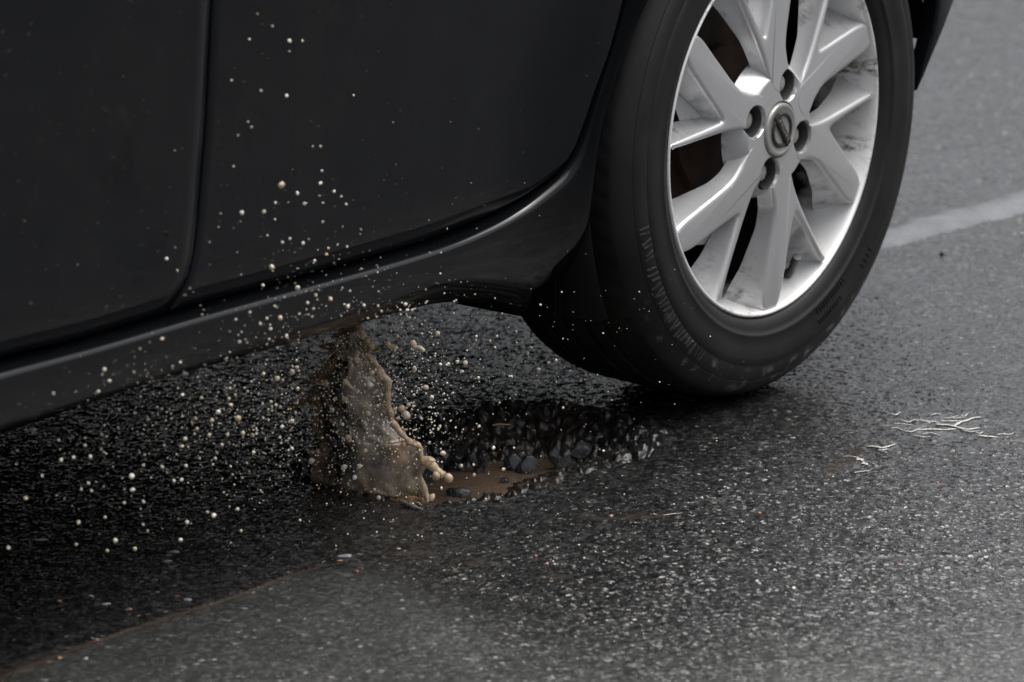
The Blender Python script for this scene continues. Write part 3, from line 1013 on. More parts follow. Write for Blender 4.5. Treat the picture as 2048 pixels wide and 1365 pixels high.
# the other three wheels share the meshes
def copy_wheel(x, y, rz):
    c = wheel.copy(); COL.objects.link(c); c.parent = car
    c.location = (x, y, ZC); c.rotation_euler = (0, 0, rz)
    for ch in list(wheel.children):
        d_ = ch.copy(); COL.objects.link(d_); d_.parent = c
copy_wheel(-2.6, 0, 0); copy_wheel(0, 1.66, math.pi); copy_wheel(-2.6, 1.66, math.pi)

# ------------------------------------------------------------------ splash
def water_mat(name, col, rough, sss):
    m = M(name, col, rough, coat=.3, coat_r=.03)
    m.set('Subsurface Weight', sss); m.set('Subsurface Radius', (.006, .004, .002)); m.set('Subsurface Scale', 1.0)
    m.set('IOR', 1.34); m.set('Transmission Weight', .34)
    return m
m_drop = water_mat('muddy_droplet', (.62, .50, .36), .12, .0)
m_drop.base(m_drop.ramp(m_drop.noise(160, 3), [(.3, (.62, .49, .35)), (.7, (.80, .71, .56))]))
m_pale = water_mat('pale_droplet', (.84, .80, .70), .12, .0)
m_tan = water_mat('tan_droplet', (.50, .34, .19), .10, .0)
m_tan.base(m_tan.ramp(m_tan.noise(120, 3), [(.3, (.48, .34, .21)), (.7, (.68, .55, .39))]))

m_rim = M('thick_muddy_water', (.34, .21, .11), .08, coat=.4, coat_r=.03)
m_rim.base(m_rim.ramp(m_rim.noise(45, 4), [(.3, (.38, .25, .14)), (.7, (.64, .50, .35))]))
m_rim.bump(m_rim.noise(220, 3), .3, .002)
def see_through(m, f):
    t = m.n('ShaderNodeBsdfTransparent'); x = m.n('ShaderNodeMixShader')
    t.inputs['Color'].default_value = (.9, .82, .72, 1)
    x.inputs[0].default_value = f
    m.l(t.outputs[0], x.inputs[1]); m.l(m.p.outputs[0], x.inputs[2]); m.l(x.outputs[0], m.out.inputs['Surface'])
m_rimd = M('brown_translucent_water', (.26, .15, .07), .08, coat=.4, coat_r=.03)
m_rimd.base(m_rimd.ramp(m_rimd.noise(45, 4), [(.3, (.17, .09, .04)), (.7, (.34, .22, .12))]))
m_rimd.bump(m_rimd.noise(220, 3), .3, .002)
see_through(m_rim, .80); see_through(m_rimd, .55)
m_sheet = M('thin_muddy_water', (.19, .16, .135), .07, coat=.5, coat_r=.03)
_n1 = m_sheet.noise(26, 5, .6)
_g0 = m_sheet.ramp(m_sheet.noise(30, 5, .65), [(.28, (.15, .155, .17)), (.50, (.40, .35, .28)), (.72, (.56, .48, .37))])
m_sheet.base(m_sheet.mix(m_sheet.attr('brown'), _g0, (.42, .27, .15)))
m_sheet.bump(m_sheet.noise(70, 3, .5), .25, .004)
_tr = m_sheet.n('ShaderNodeBsdfTransparent'); _tr.inputs['Color'].default_value = (.86, .82, .76, 1)
_mx = m_sheet.n('ShaderNodeMixShader')
_ed = m_sheet.attr('thickness')
_f = m_sheet.math('ADD', m_sheet.attr('cover'), m_sheet.math('MULTIPLY', m_sheet.math('SUBTRACT', m_sheet.noise(60, 4, .6), .5), .35), clamp=True)
m_sheet.l(_f, _mx.inputs[0]); m_sheet.l(_tr.outputs[0], _mx.inputs[1]); m_sheet.l(m_sheet.p.outputs[0], _mx.inputs[2])
_gl = m_sheet.n('ShaderNodeBsdfGlossy'); _gl.inputs['Roughness'].default_value = .05
_fr = m_sheet.n('ShaderNodeFresnel'); _fr.inputs['IOR'].default_value = 1.38
_bp = m_sheet.n('ShaderNodeBump'); _bp.inputs['Strength'].default_value = .7; _bp.inputs['Distance'].default_value = .006
m_sheet.l(m_sheet.noise(55, 3, .5), _bp.inputs['Height'])
m_sheet.l(_bp.outputs[0], _gl.inputs['Normal']); m_sheet.l(_bp.outputs[0], _fr.inputs['Normal'])
_m2 = m_sheet.n('ShaderNodeMixShader')
m_sheet.l(_fr.outputs[0], _m2.inputs[0]); m_sheet.l(_mx.outputs[0], _m2.inputs[1]); m_sheet.l(_gl.outputs[0], _m2.inputs[2])
_m3 = m_sheet.n('ShaderNodeMixShader')
m_sheet.l(m_sheet.attr('torn'), _m3.inputs[0]); m_sheet.l(_m2.outputs[0], _m3.inputs[1]); m_sheet.l(_tr.outputs[0], _m3.inputs[2])
m_sheet.l(_m3.outputs[0], m_sheet.out.inputs['Surface'])

# the sheet stands on the line from the far left to the near right foot and leans out from under the car
F0, F1 = at(620, 968, 2, 0.0), at(862, 1004, 2, -.004)
LEAN = np.array([0, -.45, 1.0]); LEAN /= np.linalg.norm(LEAN)
SN = np.cross(F1 - F0, LEAN); SN /= np.linalg.norm(SN)


def on_sheet(px, py, push=0.0):
    d_ = cw + (px - 1024) / FPX * cr + (682.5 - py) / FPX * cu
    t = ((F0 - CAM) @ SN) / (d_ @ SN)
    t -= push / np.linalg.norm(d_)
    return CAM + t * d_


zo = lambda P: [(500 + a / 2.843, 560 + b / 2.843) for a, b in P]
left_e = zo([(492, 262), (482, 330), (470, 400), (440, 445), (452, 490), (425, 545), (360, 590), (345, 640), (362, 700), (352, 770), (345, 810), (366, 870), (388, 930), (385, 985), (352, 1040), (350, 1085), (330, 1120), (352, 1160), (400, 1175)])
right_e = zo([(622, 262), (650, 330), (690, 385), (668, 420), (715, 480), (745, 540), (785, 575), (782, 640), (778, 700), (800, 760), (812, 810), (868, 880), (915, 925), (960, 945), (972, 1000), (985, 1060), (968, 1110), (995, 1190), (1012, 1262)])
NU, NV = 44, 90
le, re = curve(left_e, NV), curve(right_e, NV)
vs, fs, th, bn, op, tn_ = [], [], [], [], [], []
for side in (0, 1):
    for j in range(NV):
        for i in range(NU):
            u = i / (NU - 1)
            v_ = j / (NV - 1)
            e_ = 7.0 * (vnoise(np.array([v_ * 16.0]), np.array([1.5]), 21)[0] - .5) + 5.0 * (vnoise(np.array([v_ * 41.0]), np.array([4.5]), 22)[0] - .5)
            p = (le[j] + np.array([e_, 0])) * (1 - u) + re[j] * u
            n1 = fbm(np.array([u * 5.0 + 3 + v_ * 1.5]), np.array([v_ * 3.2]), 31, 4)[0]; n2 = fbm(np.array([u * 15.0 + v_ * 4]), np.array([v_ * 6.0 + 7]), 37, 4)[0]
            ppx = to_px(*on_sheet(p[0], p[1]))
            brown = max(math.exp(-(u / .10) ** 2), .9 * float(1 - sstep(.10, .30, v_)), 1.1 * math.exp(-((ppx[0] - 790) / 22) ** 2 - ((ppx[1] - 905 - .8 * (ppx[0] - 790)) / 26) ** 2), .55 * float(sstep(.80, .95, v_)) * n1 * 1.6)
            bn.append(min(1, brown + .5 * max(0, n2 - .5)))
            o_v = .36 + 1.9 * (n1 - .5) + .9 * (n2 - .5) + .30 * float(sstep(.45, .9, v_)) + .25 * float(sstep(.55, .95, u)) - .35 * math.exp(-((ppx[0] - 672) / 34) ** 2 - ((ppx[1] - 880) / 90) ** 2)
            o_v = max(o_v, .85 * math.exp(-(u / .08) ** 2)) * float(sstep(-.04, .12, v_))
            op.append(min(.95, max(.05, o_v)))
            ragged = max(0, 1 - u / .16) * .55 + max(0, 1 - v_ / .22) * .75 + max(0, 1 - (1 - u) / .05) * .1
            n3 = fbm(np.array([u * 11.0 + 2]), np.array([v_ * 19.0]), 53, 3)[0]
            tn_.append(float(sstep(.56, .66, n3 + ragged * .34 - .12)) * float(sstep(.05, .3, ragged)))
            bow = .030 * math.sin(math.pi * u) - .010
            wav = .010 * (vnoise(np.array([u * 5.0]), np.array([v_ * 7.0]), 3)[0] - .5) + .004 * (vnoise(np.array([u * 15.0]), np.array([v_ * 22.0]), 9)[0] - .5)
            edge = min(u, 1 - u)
            half = .0008 + .0020 * math.exp(-(edge / .07) ** 2)
            if i in (0, NU - 1) : half = .0003
            q = on_sheet(p[0], p[1], bow + wav + (half if side == 0 else -half))
            vs.append(tuple(q)); th.append(math.exp(-(edge / .045) ** 2) + .5 * max(0, (v_ - .86) / .14))
N0 = NU * NV
for j in range(NV - 1):
    for i in range(NU - 1):
        a = j * NU + i
        fs.append((a, a + NU, a + NU + 1, a + 1))
        fs.append((N0 + a, N0 + a + 1, N0 + a + NU + 1, N0 + a + NU))
for j in range(NV - 1):
    a = j * NU; fs.append((a, N0 + a, N0 + a + NU, a + NU))
    a = j * NU + NU - 1; fs.append((a, a + NU, N0 + a + NU, N0 + a))
for i in range(NU - 1):
    fs.append((i, i + 1, N0 + i + 1, N0 + i)); a = (NV - 1) * NU + i; fs.append((a, N0 + a, N0 + a + 1, a + 1))
splash = bpy.data.objects.new('water_splash', None)
COL.objects.link(splash)
splash.location = tuple((F0 + F1) / 2)
tag(splash, 'tall sheet of brown muddy water thrown up from the pothole', 'splash')
OFS = np.array(splash.location)
sheet = obj('water_sheet', [tuple(np.array(q) - OFS) for q in vs], fs, m_sheet.m, splash, smooth=180)
for nm__, ar__ in (('brown', bn), ('cover', op), ('torn', tn_)):
    q_ = sheet.data.attributes.new(nm__, 'FLOAT', 'POINT'); q_.data.foreach_set('value', np.array(ar__, np.float32))
ta = sheet.data.attributes.new('thickness', 'FLOAT', 'POINT'); ta.data.foreach_set('value', np.array(th, np.float32))


def blobtube(P, rad, name, mat, parent=None, push=0.0, seg=10, beads=.35, seed=0, base=None):
    """a rope of water with beads along it; P are measured spots, rad in metres"""
    n_ = max(14, len(P) * 14)
    c = curve(P, n_)
    rs = np.interp(np.linspace(0, 1, n_), np.linspace(0, 1, len(rad)), rad)
    pts, rr = [], []
    for i, p in enumerate(c):
        b = 1 + beads * 2 * (vnoise(np.array([i * .13]), np.array([seed * 3.1]), 17)[0] - .5)
        e = math.sqrt(max(.02, 1 - (1 - min(1, i / 2.5)) ** 2)) * math.sqrt(max(.02, 1 - (1 - min(1, (n_ - 1 - i) / 2.5)) ** 2))
        pts.append(on_sheet(p[0], p[1], push)); rr.append(rs[i] * b * e)
    b0 = OFS if parent is splash else (np.mean(pts, axis=0))
    v, f = tube([q - b0 for q in pts], rr, seg)
    o = obj(name, v, f, mat, parent, smooth=180)
    if parent is None: o.location = tuple(b0)
    return o


blobtube(right_e, [.0030, .0030, .0026, .0036, .0058, .0046, .0034, .0034, .0036, .0032, .0028, .0024, .0030, .0024, .0034], 'water_rim', m_rim.m, splash, .012, beads=.30, seed=1)
# fingers thrown off the rim
blobtube(zo([(500, 440), (450, 500), (390, 545), (318, 582)]), [.0065, .006, .0045, .0028], 'water_finger', m_rimd.m, splash, 0, seed=3)
blobtube(zo([(372, 668), (310, 690), (260, 712), (212, 730)]), [.005, .003, .0026, .0052], 'water_finger', m_rimd.m, splash, 0, beads=.2, seed=4)
blobtube(zo([(640, 360), (690, 388), (705, 395)]), [.006, .006, .003], 'water_finger', m_rim.m, splash, 0, seed=5)
blobtube(zo([(972, 1035), (1010, 1030), (1030, 1050), (1075, 1095), (1105, 1115)]), [.0042, .0062, .0060, .0045, .0045], 'water_finger', m_tan.m, splash, .012, beads=.25, seed=6)
blobtube(zo([(500, 300), (560, 262), (620, 270)]), [.006, .009, .006], 'water_finger', m_rimd.m, splash, .001, seed=7)
blobtube(zo([(860, 960), (880, 940), (910, 930), (950, 945)]), [.0045, .003, .0022, .003], 'water_finger', m_rim.m, splash, .020, seed=8)
blobtube(zo([(470, 1190), (560, 1215), (650, 1228), (760, 1240), (880, 1262), (1000, 1266)]), [.004, .005, .0055, .006, .006, .0055], 'water_foot', m_rimd.m, splash, .004, beads=.45, seed=9)
blobtube(zo([(560, 290), (600, 360), (650, 440), (700, 520), (745, 610), (775, 690)]), [.0018, .0022, .002, .0022, .002, .0015], 'water_ridge', m_sheet.m, splash, .024, beads=.5, seed=10)
blobtube(zo([(920, 1110), (950, 1150), (975, 1200), (1000, 1250)]), [.0012, .002, .002, .0015], 'water_ridge', m_sheet.m, splash, .018, beads=.4, seed=11)

for q_ in range(16):
    k_ = random.choice((0, 0, 0, 1))
    e_ = (le, re)[k_][random.randint(4, NV - 12)]
    sx_ = -1 if k_ == 0 else 1
    L_ = random.uniform(8, 26); up_ = random.uniform(-16, 10)
    blobtube([(e_[0] - sx_ * 3, e_[1]), (e_[0] + sx_ * L_ * .4, e_[1] + up_ * .3), (e_[0] + sx_ * L_, e_[1] + up_)], [.0030, .0012, random.uniform(.0014, .0026)], 'water_thread', random.choice((m_rim, m_rimd)).m, splash, random.uniform(0, .012), beads=.2, seed=60 + q_)
# ---- droplets
def ico(sub):
    bm = bmesh.new(); bmesh.ops.create_icosphere(bm, subdivisions=sub, radius=1.0)
    me_ = bpy.data.meshes.new('water_droplet'); bm.to_mesh(me_); bm.free()
    me_.polygons.foreach_set('use_smooth', [True] * len(me_.polygons))
    return me_
drop_me = {}
for key, mt in (('d', m_drop), ('p', m_pale), ('t', m_tan)):
    drop_me[key] = []
    for q in range(4):
        m_ = ico(2)
        co_ = np.empty(len(m_.vertices) * 3, np.float32); m_.vertices.foreach_get('co', co_); co_ = co_.reshape(-1, 3)
        wv_ = 1 + .5 * (fbm(co_[:, 0] * 1.3 + 5 + q * 9, co_[:, 1] * 1.3 + co_[:, 2] * 1.1 + 3, 5 + q, 2) - .5)[:, None]
        m_.vertices.foreach_set('co', (co_ * wv_).ravel()); m_.materials.append(mt.m)
        drop_me[key].append(m_)

used = []
def drop(px, py, r, kind, label, group, depth=None, stretch=None, push=None):
    """depth: distance y from the wheel plane, or on the sheet when push is given"""
    if push is not None:
        p = on_sheet(px, py, push)
    else:
        p = at(px, py, 1, depth)
        if p[2] < .012: p = at(px, py, 2, .012 + random.random() * .03)
    rad = .84 * r / FPX * float((p - CAM) @ cw)
    o = bpy.data.objects.new('water_droplet', random.choice(drop_me[kind]))
    COL.objects.link(o)
    o.location = tuple(p)
    sx, sy, sz = stretch or (random.uniform(.72, 1.12), random.uniform(.8, 1.1), random.uniform(.78, 1.2))
    o.scale = (rad * sx, rad * sy, rad * sz)
    o.rotation_euler = (random.random() * .6, random.random() * .6, random.random() * 6.28)
    tag(o, label, 'droplet', group)
    used.append((px, py))
    return o

# the ones one can point to
NAMED = [
    (563, 370, 7.3, 'd', 'lone large cream droplet high in front of the rear door', 'y'),
    (579, 82, 4.5, 'p', 'topmost pale droplet, left of a smaller one, high on the rear door', 'y'),
    (605, 82, 3.3, 'p', 'small pale droplet just right of the topmost droplet on the door', 'y'),
    (573, 192, 4.4, 'p', 'pale droplet alone below the topmost pair on the rear door', 'y'),
    (544, 535, 6.5, 'd', 'oval tan droplet just above the bright sill line near the door seam', 'y'),
    (595, 576, 6.3, 'd', 'tan droplet on the bright sill line above the splash', 'y'),
    (484, 426, 5.5, 'p', 'larger leftmost pale droplet of a pair right of the door seam', 'y'),
    (561, 636, 5.2, 'd', 'wide oval droplet in front of the sill left of the splash top', 'y'),
    (875, 667, 7.5, 'd', 'bean shaped cream blob of water under the sill right of the splash', 'w'),
    (696, 876, 11, 't', 'largest smooth tan egg shaped drop in front of the middle of the splash', 's'),
    (812, 831, 11.5, 'd', 'big round cream drop right of the splash, lower of a touching cluster', 's'),
    (804, 818, 9.0, 't', 'tan lump at the upper left of the cluster right of the splash', 's'),
    (817, 810, 5.2, 'd', 'small blob on top of the cluster right of the splash', 's'),
    (790, 819, 4.6, 'd', 'small blob at the left end of the cluster right of the splash', 's'),
    (826, 813, 3.8, 'p', 'pale soft bead at the right end of the cluster right of the splash', 's'),
    (897, 956, 11.5, 't', 'big glossy tan ball at the right end of the finger of water', 's'),
    (872, 952, 10.5, 't', 'tan ball hanging under the finger of water, left of the big ball', 's'),
    (861, 921, 6.0, 't', 'knob on top of the finger of water beside the splash rim', 's'),
    (864, 995, 9.0, 't', 'tan knob at the right foot of the splash', 's'),
    (757, 996, 7.0, 'd', 'upright oval drop at the bottom edge of the splash', 's'),
    (622, 922, 8.0, 'p', 'round pale ball at the left edge of the splash near the ground', 's'),
    (688, 935, 7.7, 'p', 'round pale ball low in the dark middle of the splash', 's'),
    (719, 933, 6.3, 'd', 'tan ball right of the pale ball low in the splash', 's'),
    (709, 955, 6.7, 'p', 'pale oval ball below the tan ball low in the splash', 's'),
    (730, 902, 6.5, 'd', 'cream drop with a small tip in the lower right of the splash', 's'),
    (886, 907, 7.0, 'd', 'upright egg shaped drop between the splash rim and the puddle', 's'),
    (852, 775, 6.5, 'd', 'wide cream drop in front of the dark ground right of the splash', 's'),
    (987, 896, 5.6, 'p', 'soft pale ball over the far wall of the pothole', 'w'),
    (1007, 939, 4.5, 'd', 'cream drop just above the puddle by the broken asphalt', 'w'),
    (931, 726, 6.3, 'd', 'larger right one of two cream drops side by side under the car', 'w'),
    (915, 724, 5.0, 'd', 'left one of two cream drops side by side under the car', 'w'),
    (957, 756, 4.5, 'd', 'cream drop right of and below the side by side pair', 'w'),
    (1055, 707, 5.2, 'd', 'tan oval drop in front of the inner side of the tyre', 'w'),
    (476, 837, 7.8, 't', 'large tan drop in the dark left of the splash', 'l'),
    (424, 841, 5.0, 't', 'tan drop left of the large one in the dark under the car', 'l'),
    (390, 837, 5.3, 't', 'tan drop with a tip, leftmost of the tan drops under the car', 'l'),
    (651, 767, 8.5, 't', 'tan lump at the upper left shoulder of the splash', 's'),
    (690, 799, 9.3, 't', 'tan double lump in the upper middle of the splash', 's'),
    (735, 680, 7.0, 't', 'squarish tan drop right of the top of the splash', 's'),
    (584, 744, 6.8, 'd', 'cream drop left of the splash at mid height', 'l'),
    (554, 757, 6.0, 'd', 'cream drop above a small trail left of the splash', 'l'),
    (564, 854, 6.0, 'p', 'bright pale drop left of the lower splash', 'l'),
    (505, 871, 6.0, 't', 'dull tan drop in the dark left of the lower splash', 'l'),
    (263, 953, 6.5, 'p', 'largest soft pale drop over the dark asphalt at the left', 'g'),
    (428, 1031, 6.0, 'p', 'soft pale drop low over the asphalt, largest left of the splash foot', 'g'),
    (475, 1019, 5.5, 'p', 'soft pale drop right of the largest low one over the asphalt', 'g'),
]
def depth_for(c):
    return {'y': random.uniform(-.10, -.03), 'w': random.uniform(.0, .10), 'l': random.uniform(-.02, .10), 'g': random.uniform(-.02, .08)}[c]
for px, py, r, k, lab, c in NAMED:
    if c == 's': drop(px, py, r, k, lab, 'muddy water droplets', push=random.uniform(.030, .045))
    else: drop(px, py, r, k, lab, 'muddy water droplets', depth=depth_for(c))

MORE = [(579, 103, 2), (522, 182, 3.2), (463, 161, 3), (707, 191, 2.5), (641, 293, 3), (626, 293, 2), (467, 333, 2.6), (476, 271, 2.2), (503, 255, 2.5), (496, 244, 2), (499, 79, 2.5), (545, 53, 2.3), (515, 28, 2.2), (641, 367, 4), (595, 387, 4.4),
 (609, 408, 3.7), (668, 383, 3.3), (683, 393, 3), (551, 406, 3.5), (528, 424, 4.4), (646, 406, 2.5), (646, 444, 2.5), (644, 342, 2.6), (565, 485, 3.3), (606, 487, 4.3), (535, 471, 2.4), (657, 497, 2.8), (675, 490, 2.3), (550, 439, 2.3), (333, 518, 4), (355, 541, 2.5), (629, 522, 3.7),
 (653, 509, 4), (526, 571, 4), (661, 599, 4.4), (632, 591, 3.5), (615, 606, 3.7), (627, 618, 3.5), (534, 637, 3.3), (521, 648, 3.3), (541, 658, 3.6), (500, 625, 3), (472, 639, 3.2), (479, 684, 4.3), (573, 672, 4), (696, 613, 5), (324, 678, 4.5), (209, 739, 4.5), (219, 762, 4), (197, 783, 3.3), (361, 725, 3.2),
 (345, 733, 2.5), (398, 763, 3.6), (365, 790, 3.6), (495, 783, 3.4), (460, 777, 4), (461, 766, 3.3), (458, 798, 4), (461, 810, 5.2), (437, 824, 5), (629, 694, 5.5), (527, 748, 4.3), (594, 735, 4.5), (674, 692, 4), (601, 866, 5), (584, 843, 6), (578, 843, 4), (486, 866, 4.6), (455, 870, 4.3), (419, 870, 4.6),
 (394, 858, 4.7), (370, 878, 4.6), (364, 893, 4.2), (604, 881, 4), (620, 892, 4), (584, 897, 3.8), (444, 890, 4.2), (507, 905, 4.3), (170, 891, 4.3), (202, 899, 3.7), (117, 881, 3.6), (147, 915, 4), (181, 914, 4), (123, 919, 4), (203, 869, 2.8), (353, 909, 3.3), (399, 917, 4), (289, 910, 2.8), (542, 804, 4.8), (552, 811, 4.2),
 (560, 814, 4.2), (685, 849, 4.4), (665, 820, 5.5), (673, 865, 3.4), (629, 830, 4.8), (605, 787, 5), (595, 778, 5), (811, 609, 4.3), (815, 620, 4), (728, 611, 4), (661, 598, 4.5), (795, 673, 4.5), (785, 712, 4.3), (746, 690, 3.5), (897, 728, 4), (881, 729, 3.8), (924, 743, 4.3), (980, 682, 3.6), (994, 673, 3), (990, 695, 3.2),
 (953, 673, 3.3), (1063, 695, 3.4), (1077, 739, 5), (828, 790, 4.2), (864, 795, 5), (880, 853, 4.5), (876, 859, 3.5), (958, 853, 4), (857, 839, 2.8), (833, 859, 2.8), (749, 979, 4.2), (1028, 896, 3.2), (923, 932, 4.3), (947, 930, 4), (948, 950, 4), (883, 977, 3.6), (715, 783, 5.5), (739, 769, 7), (736, 827, 6.5), (718, 747, 5), (744, 745, 6.3),
 (671, 797, 5.5), (665, 822, 5.5), (755, 812, 5), (1112, 721, 3.4), (1097, 725, 4), (1209, 768, 3.3), (1126, 816, 3), (1081, 610, 3), (950, 589, 2.3), (938, 593, 2.3), (990, 597, 2.2), (1206, 667, 2.2), (1126, 678, 2), (1203, 627, 3.3), (999, 806, 2.5), (1023, 753, 3), (1164, 800, 2.3), (122, 921, 4.5), (265, 980, 5.3),
 (348, 962, 5), (180, 913, 4), (52, 997, 4.6), (248, 1006, 4.5), (157, 1045, 5), (210, 1035, 3.8), (374, 1045, 5.4), (415, 1025, 3.5), (295, 1062, 3.7), (361, 1080, 5), (270, 1098, 5), (231, 1081, 4.6), (215, 1102, 4), (152, 1090, 4), (17, 1096, 4.4), (482, 1062, 4), (600, 1041, 3.8), (835, 1045, 4), (845, 1075, 4), (372, 932, 4.3), (363, 960, 4.3),
 (430, 917, 4), (287, 931, 3.4), (325, 935, 3.4), (183, 982, 4), (177, 967, 3.8), (287, 1004, 4), (84, 952, 3.5), (1006, 939, 3)]
def zone(px, py):
    sill = 735 - .278 * px
    if 600 < px < 880 and py > 640: return 's'
    if py < sill: return 'door'
    if py < sill + 120 and px < 900: return 'sill'
    if px >= 880: return 'w'
    return 'l' if py < 880 + (60 if px > 500 else 0) else 'g'
ZL = {'door': ('small pale droplet of dirty water flying in front of the black doors', 'droplets in front of the doors'),
      'sill': ('small cream droplet of dirty water flying in front of the black sill', 'droplets in front of the sill'),
      's': ('small cream bead of muddy water in front of the splash sheet', 'beads in front of the splash'),
      'w': ('small pale droplet flying over the pothole between splash and tyre', 'droplets between splash and tyre'),
      'l': ('small cream droplet flying in the dark under the car left of the splash', 'droplets left of the splash'),
      'g': ('small soft pale droplet flying low over the dark asphalt in front', 'droplets low over the asphalt')}
SPAN = {'door': (440, 720, 20, 560), 'sill': (200, 880, 500, 760), 's': (620, 860, 660, 1000), 'w': (880, 1230, 600, 960), 'l': (200, 640, 700, 930), 'g': (20, 850, 880, 1100)}
WHERE = {'door': 'before the {v} {h} of the black rear door', 'sill': 'before the {v} {h} of the black sill', 's': 'before the {v} {h} of the splash sheet',
         'w': 'over the pothole, {v} {h} between splash and tyre', 'l': 'in the dark under the car, {v} {h}', 'g': 'over the dark asphalt at front, {v} {h} part'}
def label_for(px, py, r, z):
    x0, x1, y0, y1 = SPAN[z]
    hz = ('left', 'middle', 'right')[int(min(2, max(0, (px - x0) / (x1 - x0) * 3)))]
    vt = ('upper', 'central', 'lower')[int(min(2, max(0, (py - y0) / (y1 - y0) * 3)))]
    size = 'tiny' if r < 2.6 else 'very small' if r < 3.3 else 'small' if r < 4.1 else 'pea shaped' if r < 4.7 else 'fair sized'
    return size + ' muddy droplet ' + WHERE[z].format(v=vt, h=hz)
def scatter(px, py, r):
    z = zone(px, py)
    lab, grp = label_for(px, py, r, z), ZL[z][1]
    k = random.choice('ddp') if z in 'sl' else random.choice('ppd')
    if z == 's': drop(px, py, r, k, lab, grp, push=random.uniform(.02, .06))
    elif z in ('door', 'sill'): drop(px, py, r, k, lab, grp, depth=random.uniform(-.12, -.02))
    else: drop(px, py, r, k, lab, grp, depth=random.uniform(-.03, .10))
for px, py, r in MORE:
    scatter(px, py, r)
n_more = 296 - len(used)
def cloud_spot():
    c = random.random()
    if c < .40: return random.gauss(690, 110), random.gauss(800, 95)
    if c < .62: return random.gauss(500, 130), random.gauss(830, 75)
    if c < .78: return random.gauss(900, 140), random.gauss(740, 90)
    if c < .90: return random.gauss(640, 110), random.gauss(560, 100)
    return random.gauss(320, 170), random.gauss(960, 70)
while n_more > 0:
    px, py = cloud_spot()
    if not (10 < px < 1330 and 20 < py < 1090): continue
    scatter(px, py, random.uniform(2.0, 3.4)); n_more -= 1

# dumbbell shaped blobs
def blob(P, rad, label, seed, mat=m_drop, push=.035):
    o = blobtube(P, rad, 'water_blob', mat.m, None, push, 12, .12, seed)
    tag(o, label, 'water blob', 'stretched water blobs')
z5 = lambda P: [(600 + a / 6.827, 630 + b / 6.827) for a, b in P]
blob(z5([(1535, 345), (1545, 390), (1580, 440), (1640, 450), (1700, 500)]), [.0026, .0036, .0016, .0022, .0024], 'dumbbell shaped blob of muddy water under the sill, right of the splash', 31)
blob(z5([(1180, 375), (1230, 430), (1290, 450), (1320, 480)]), [.0034, .0030, .0028, .0034], 'dull stretched blob of water between splash top and dumbbell blob', 32, m_tan)
blob(z5([(600, 900), (650, 940), (700, 990), (790, 1055)]), [.0042, .0022, .0014, .0036], 'tadpole shaped string of water in the upper part of the splash', 33)
blob(z5([(900, 910), (950, 950), (990, 990)]), [.0026, .0034, .0028], 'short sausage shaped blob on the right half of the splash', 34)
blob(z5([(800, 500), (760, 550), (755, 610)]), [.0026, .0030, .0024], 'bent blob near the top of the splash', 35, m_tan)
blob(z5([(1540, 710), (1570, 740), (1550, 780)]), [.0024, .0020, .0020], 'small curled blob under the sill right of the splash rim', 36)
blob([(556, 768), (552, 780), (551, 790)], [.0018, .0015, .0010], 'thin trail of water hanging below a cream drop left of the splash', 37, m_tan)

# the finest spray, nobody could count it
bm = bmesh.new()
for _ in range(4300):
    c_ = random.random()
    if c_ < .42: px, py = random.gauss(735, 95), random.gauss(800, 100)
    elif c_ < .62: px, py = random.gauss(470, 150), random.gauss(850, 75)
    elif c_ < .85: px, py = cloud_spot()
    else: px, py = random.gauss(760, 330), random.gauss(760, 170)
    if not (5 < px < 1500 and 15 < py < 1120): continue
    z = zone(px, py)
    p = on_sheet(px, py, random.uniform(-.02, .07)) if z == 's' else at(px, py, 1, random.uniform(-.12, -.02) if z in ('door', 'sill') else random.uniform(-.05, .12))
    if px > 1130: p = at(px, py, 1, random.uniform(-.14, -.04))
    if p[2] < .008: p = at(px, py, 2, .01 + random.random() * .03)
    rad = random.choice((.5, .55, .6, .7, .8, .9, 1.1, 1.5) + ((1.9, 2.3) if z in 's' or c_ < .42 else ())) / FPX * 5.9 * (1.0 if z != 'door' else .8)
    mtx = __import__('mathutils').Matrix.Translation(Vector(p)) @ __import__('mathutils').Matrix.Diagonal((rad * random.uniform(.8, 1.3), rad, rad, 1))
    bmesh.ops.create_icosphere(bm, subdivisions=1, radius=1.0, matrix=mtx)
spray = obj_bm('water_spray', bm, m_pale.m, None, smooth=180)
tag(spray, 'fine spray of tiny muddy droplets round the splash', 'spray', kind='stuff')

# ------------------------------------------------------------------ broken asphalt in and round the hole
m_chunk = M('broken_asphalt', (.035, .036, .040), .14, coat=.6)
_cv = m_chunk.noise(120, 4, .65)
m_chunk.base(m_chunk.ramp(_cv, [(.3, (.016, .016, .018)), (.7, (.06, .061, .066))]))
m_chunk.bump(m_chunk.noise(170, 5, .7), 1.0, .006)


def rock(name, p, dims, mat, label, cat, group, sub=3, seed=0, jag=.45):
    bm = bmesh.new(); bmesh.ops.create_icosphere(bm, subdivisions=sub, radius=1.0)
    rs = random.Random(seed)
    planes = [(Vector((rs.uniform(-1, 1), rs.uniform(-1, 1), rs.uniform(-.6, 1))).normalized(), rs.uniform(.5, .85)) for _ in range(9)]
    for v in bm.verts:
        for nrm_, d_ in planes:
            t = v.co.dot(nrm_) - d_
            if t > 0: v.co -= nrm_ * t * .92
        v.co *= 1 + jag * .3 * (rs.random() - .5) * .5
        v.co.x *= dims[0]; v.co.y *= dims[1]; v.co.z *= dims[2]
    o = obj_bm(name, bm, mat, None, smooth=30, loc=tuple(p))
    o.rotation_euler = (0, 0, rs.uniform(0, 6.28))
    return tag(o, label, cat, group)


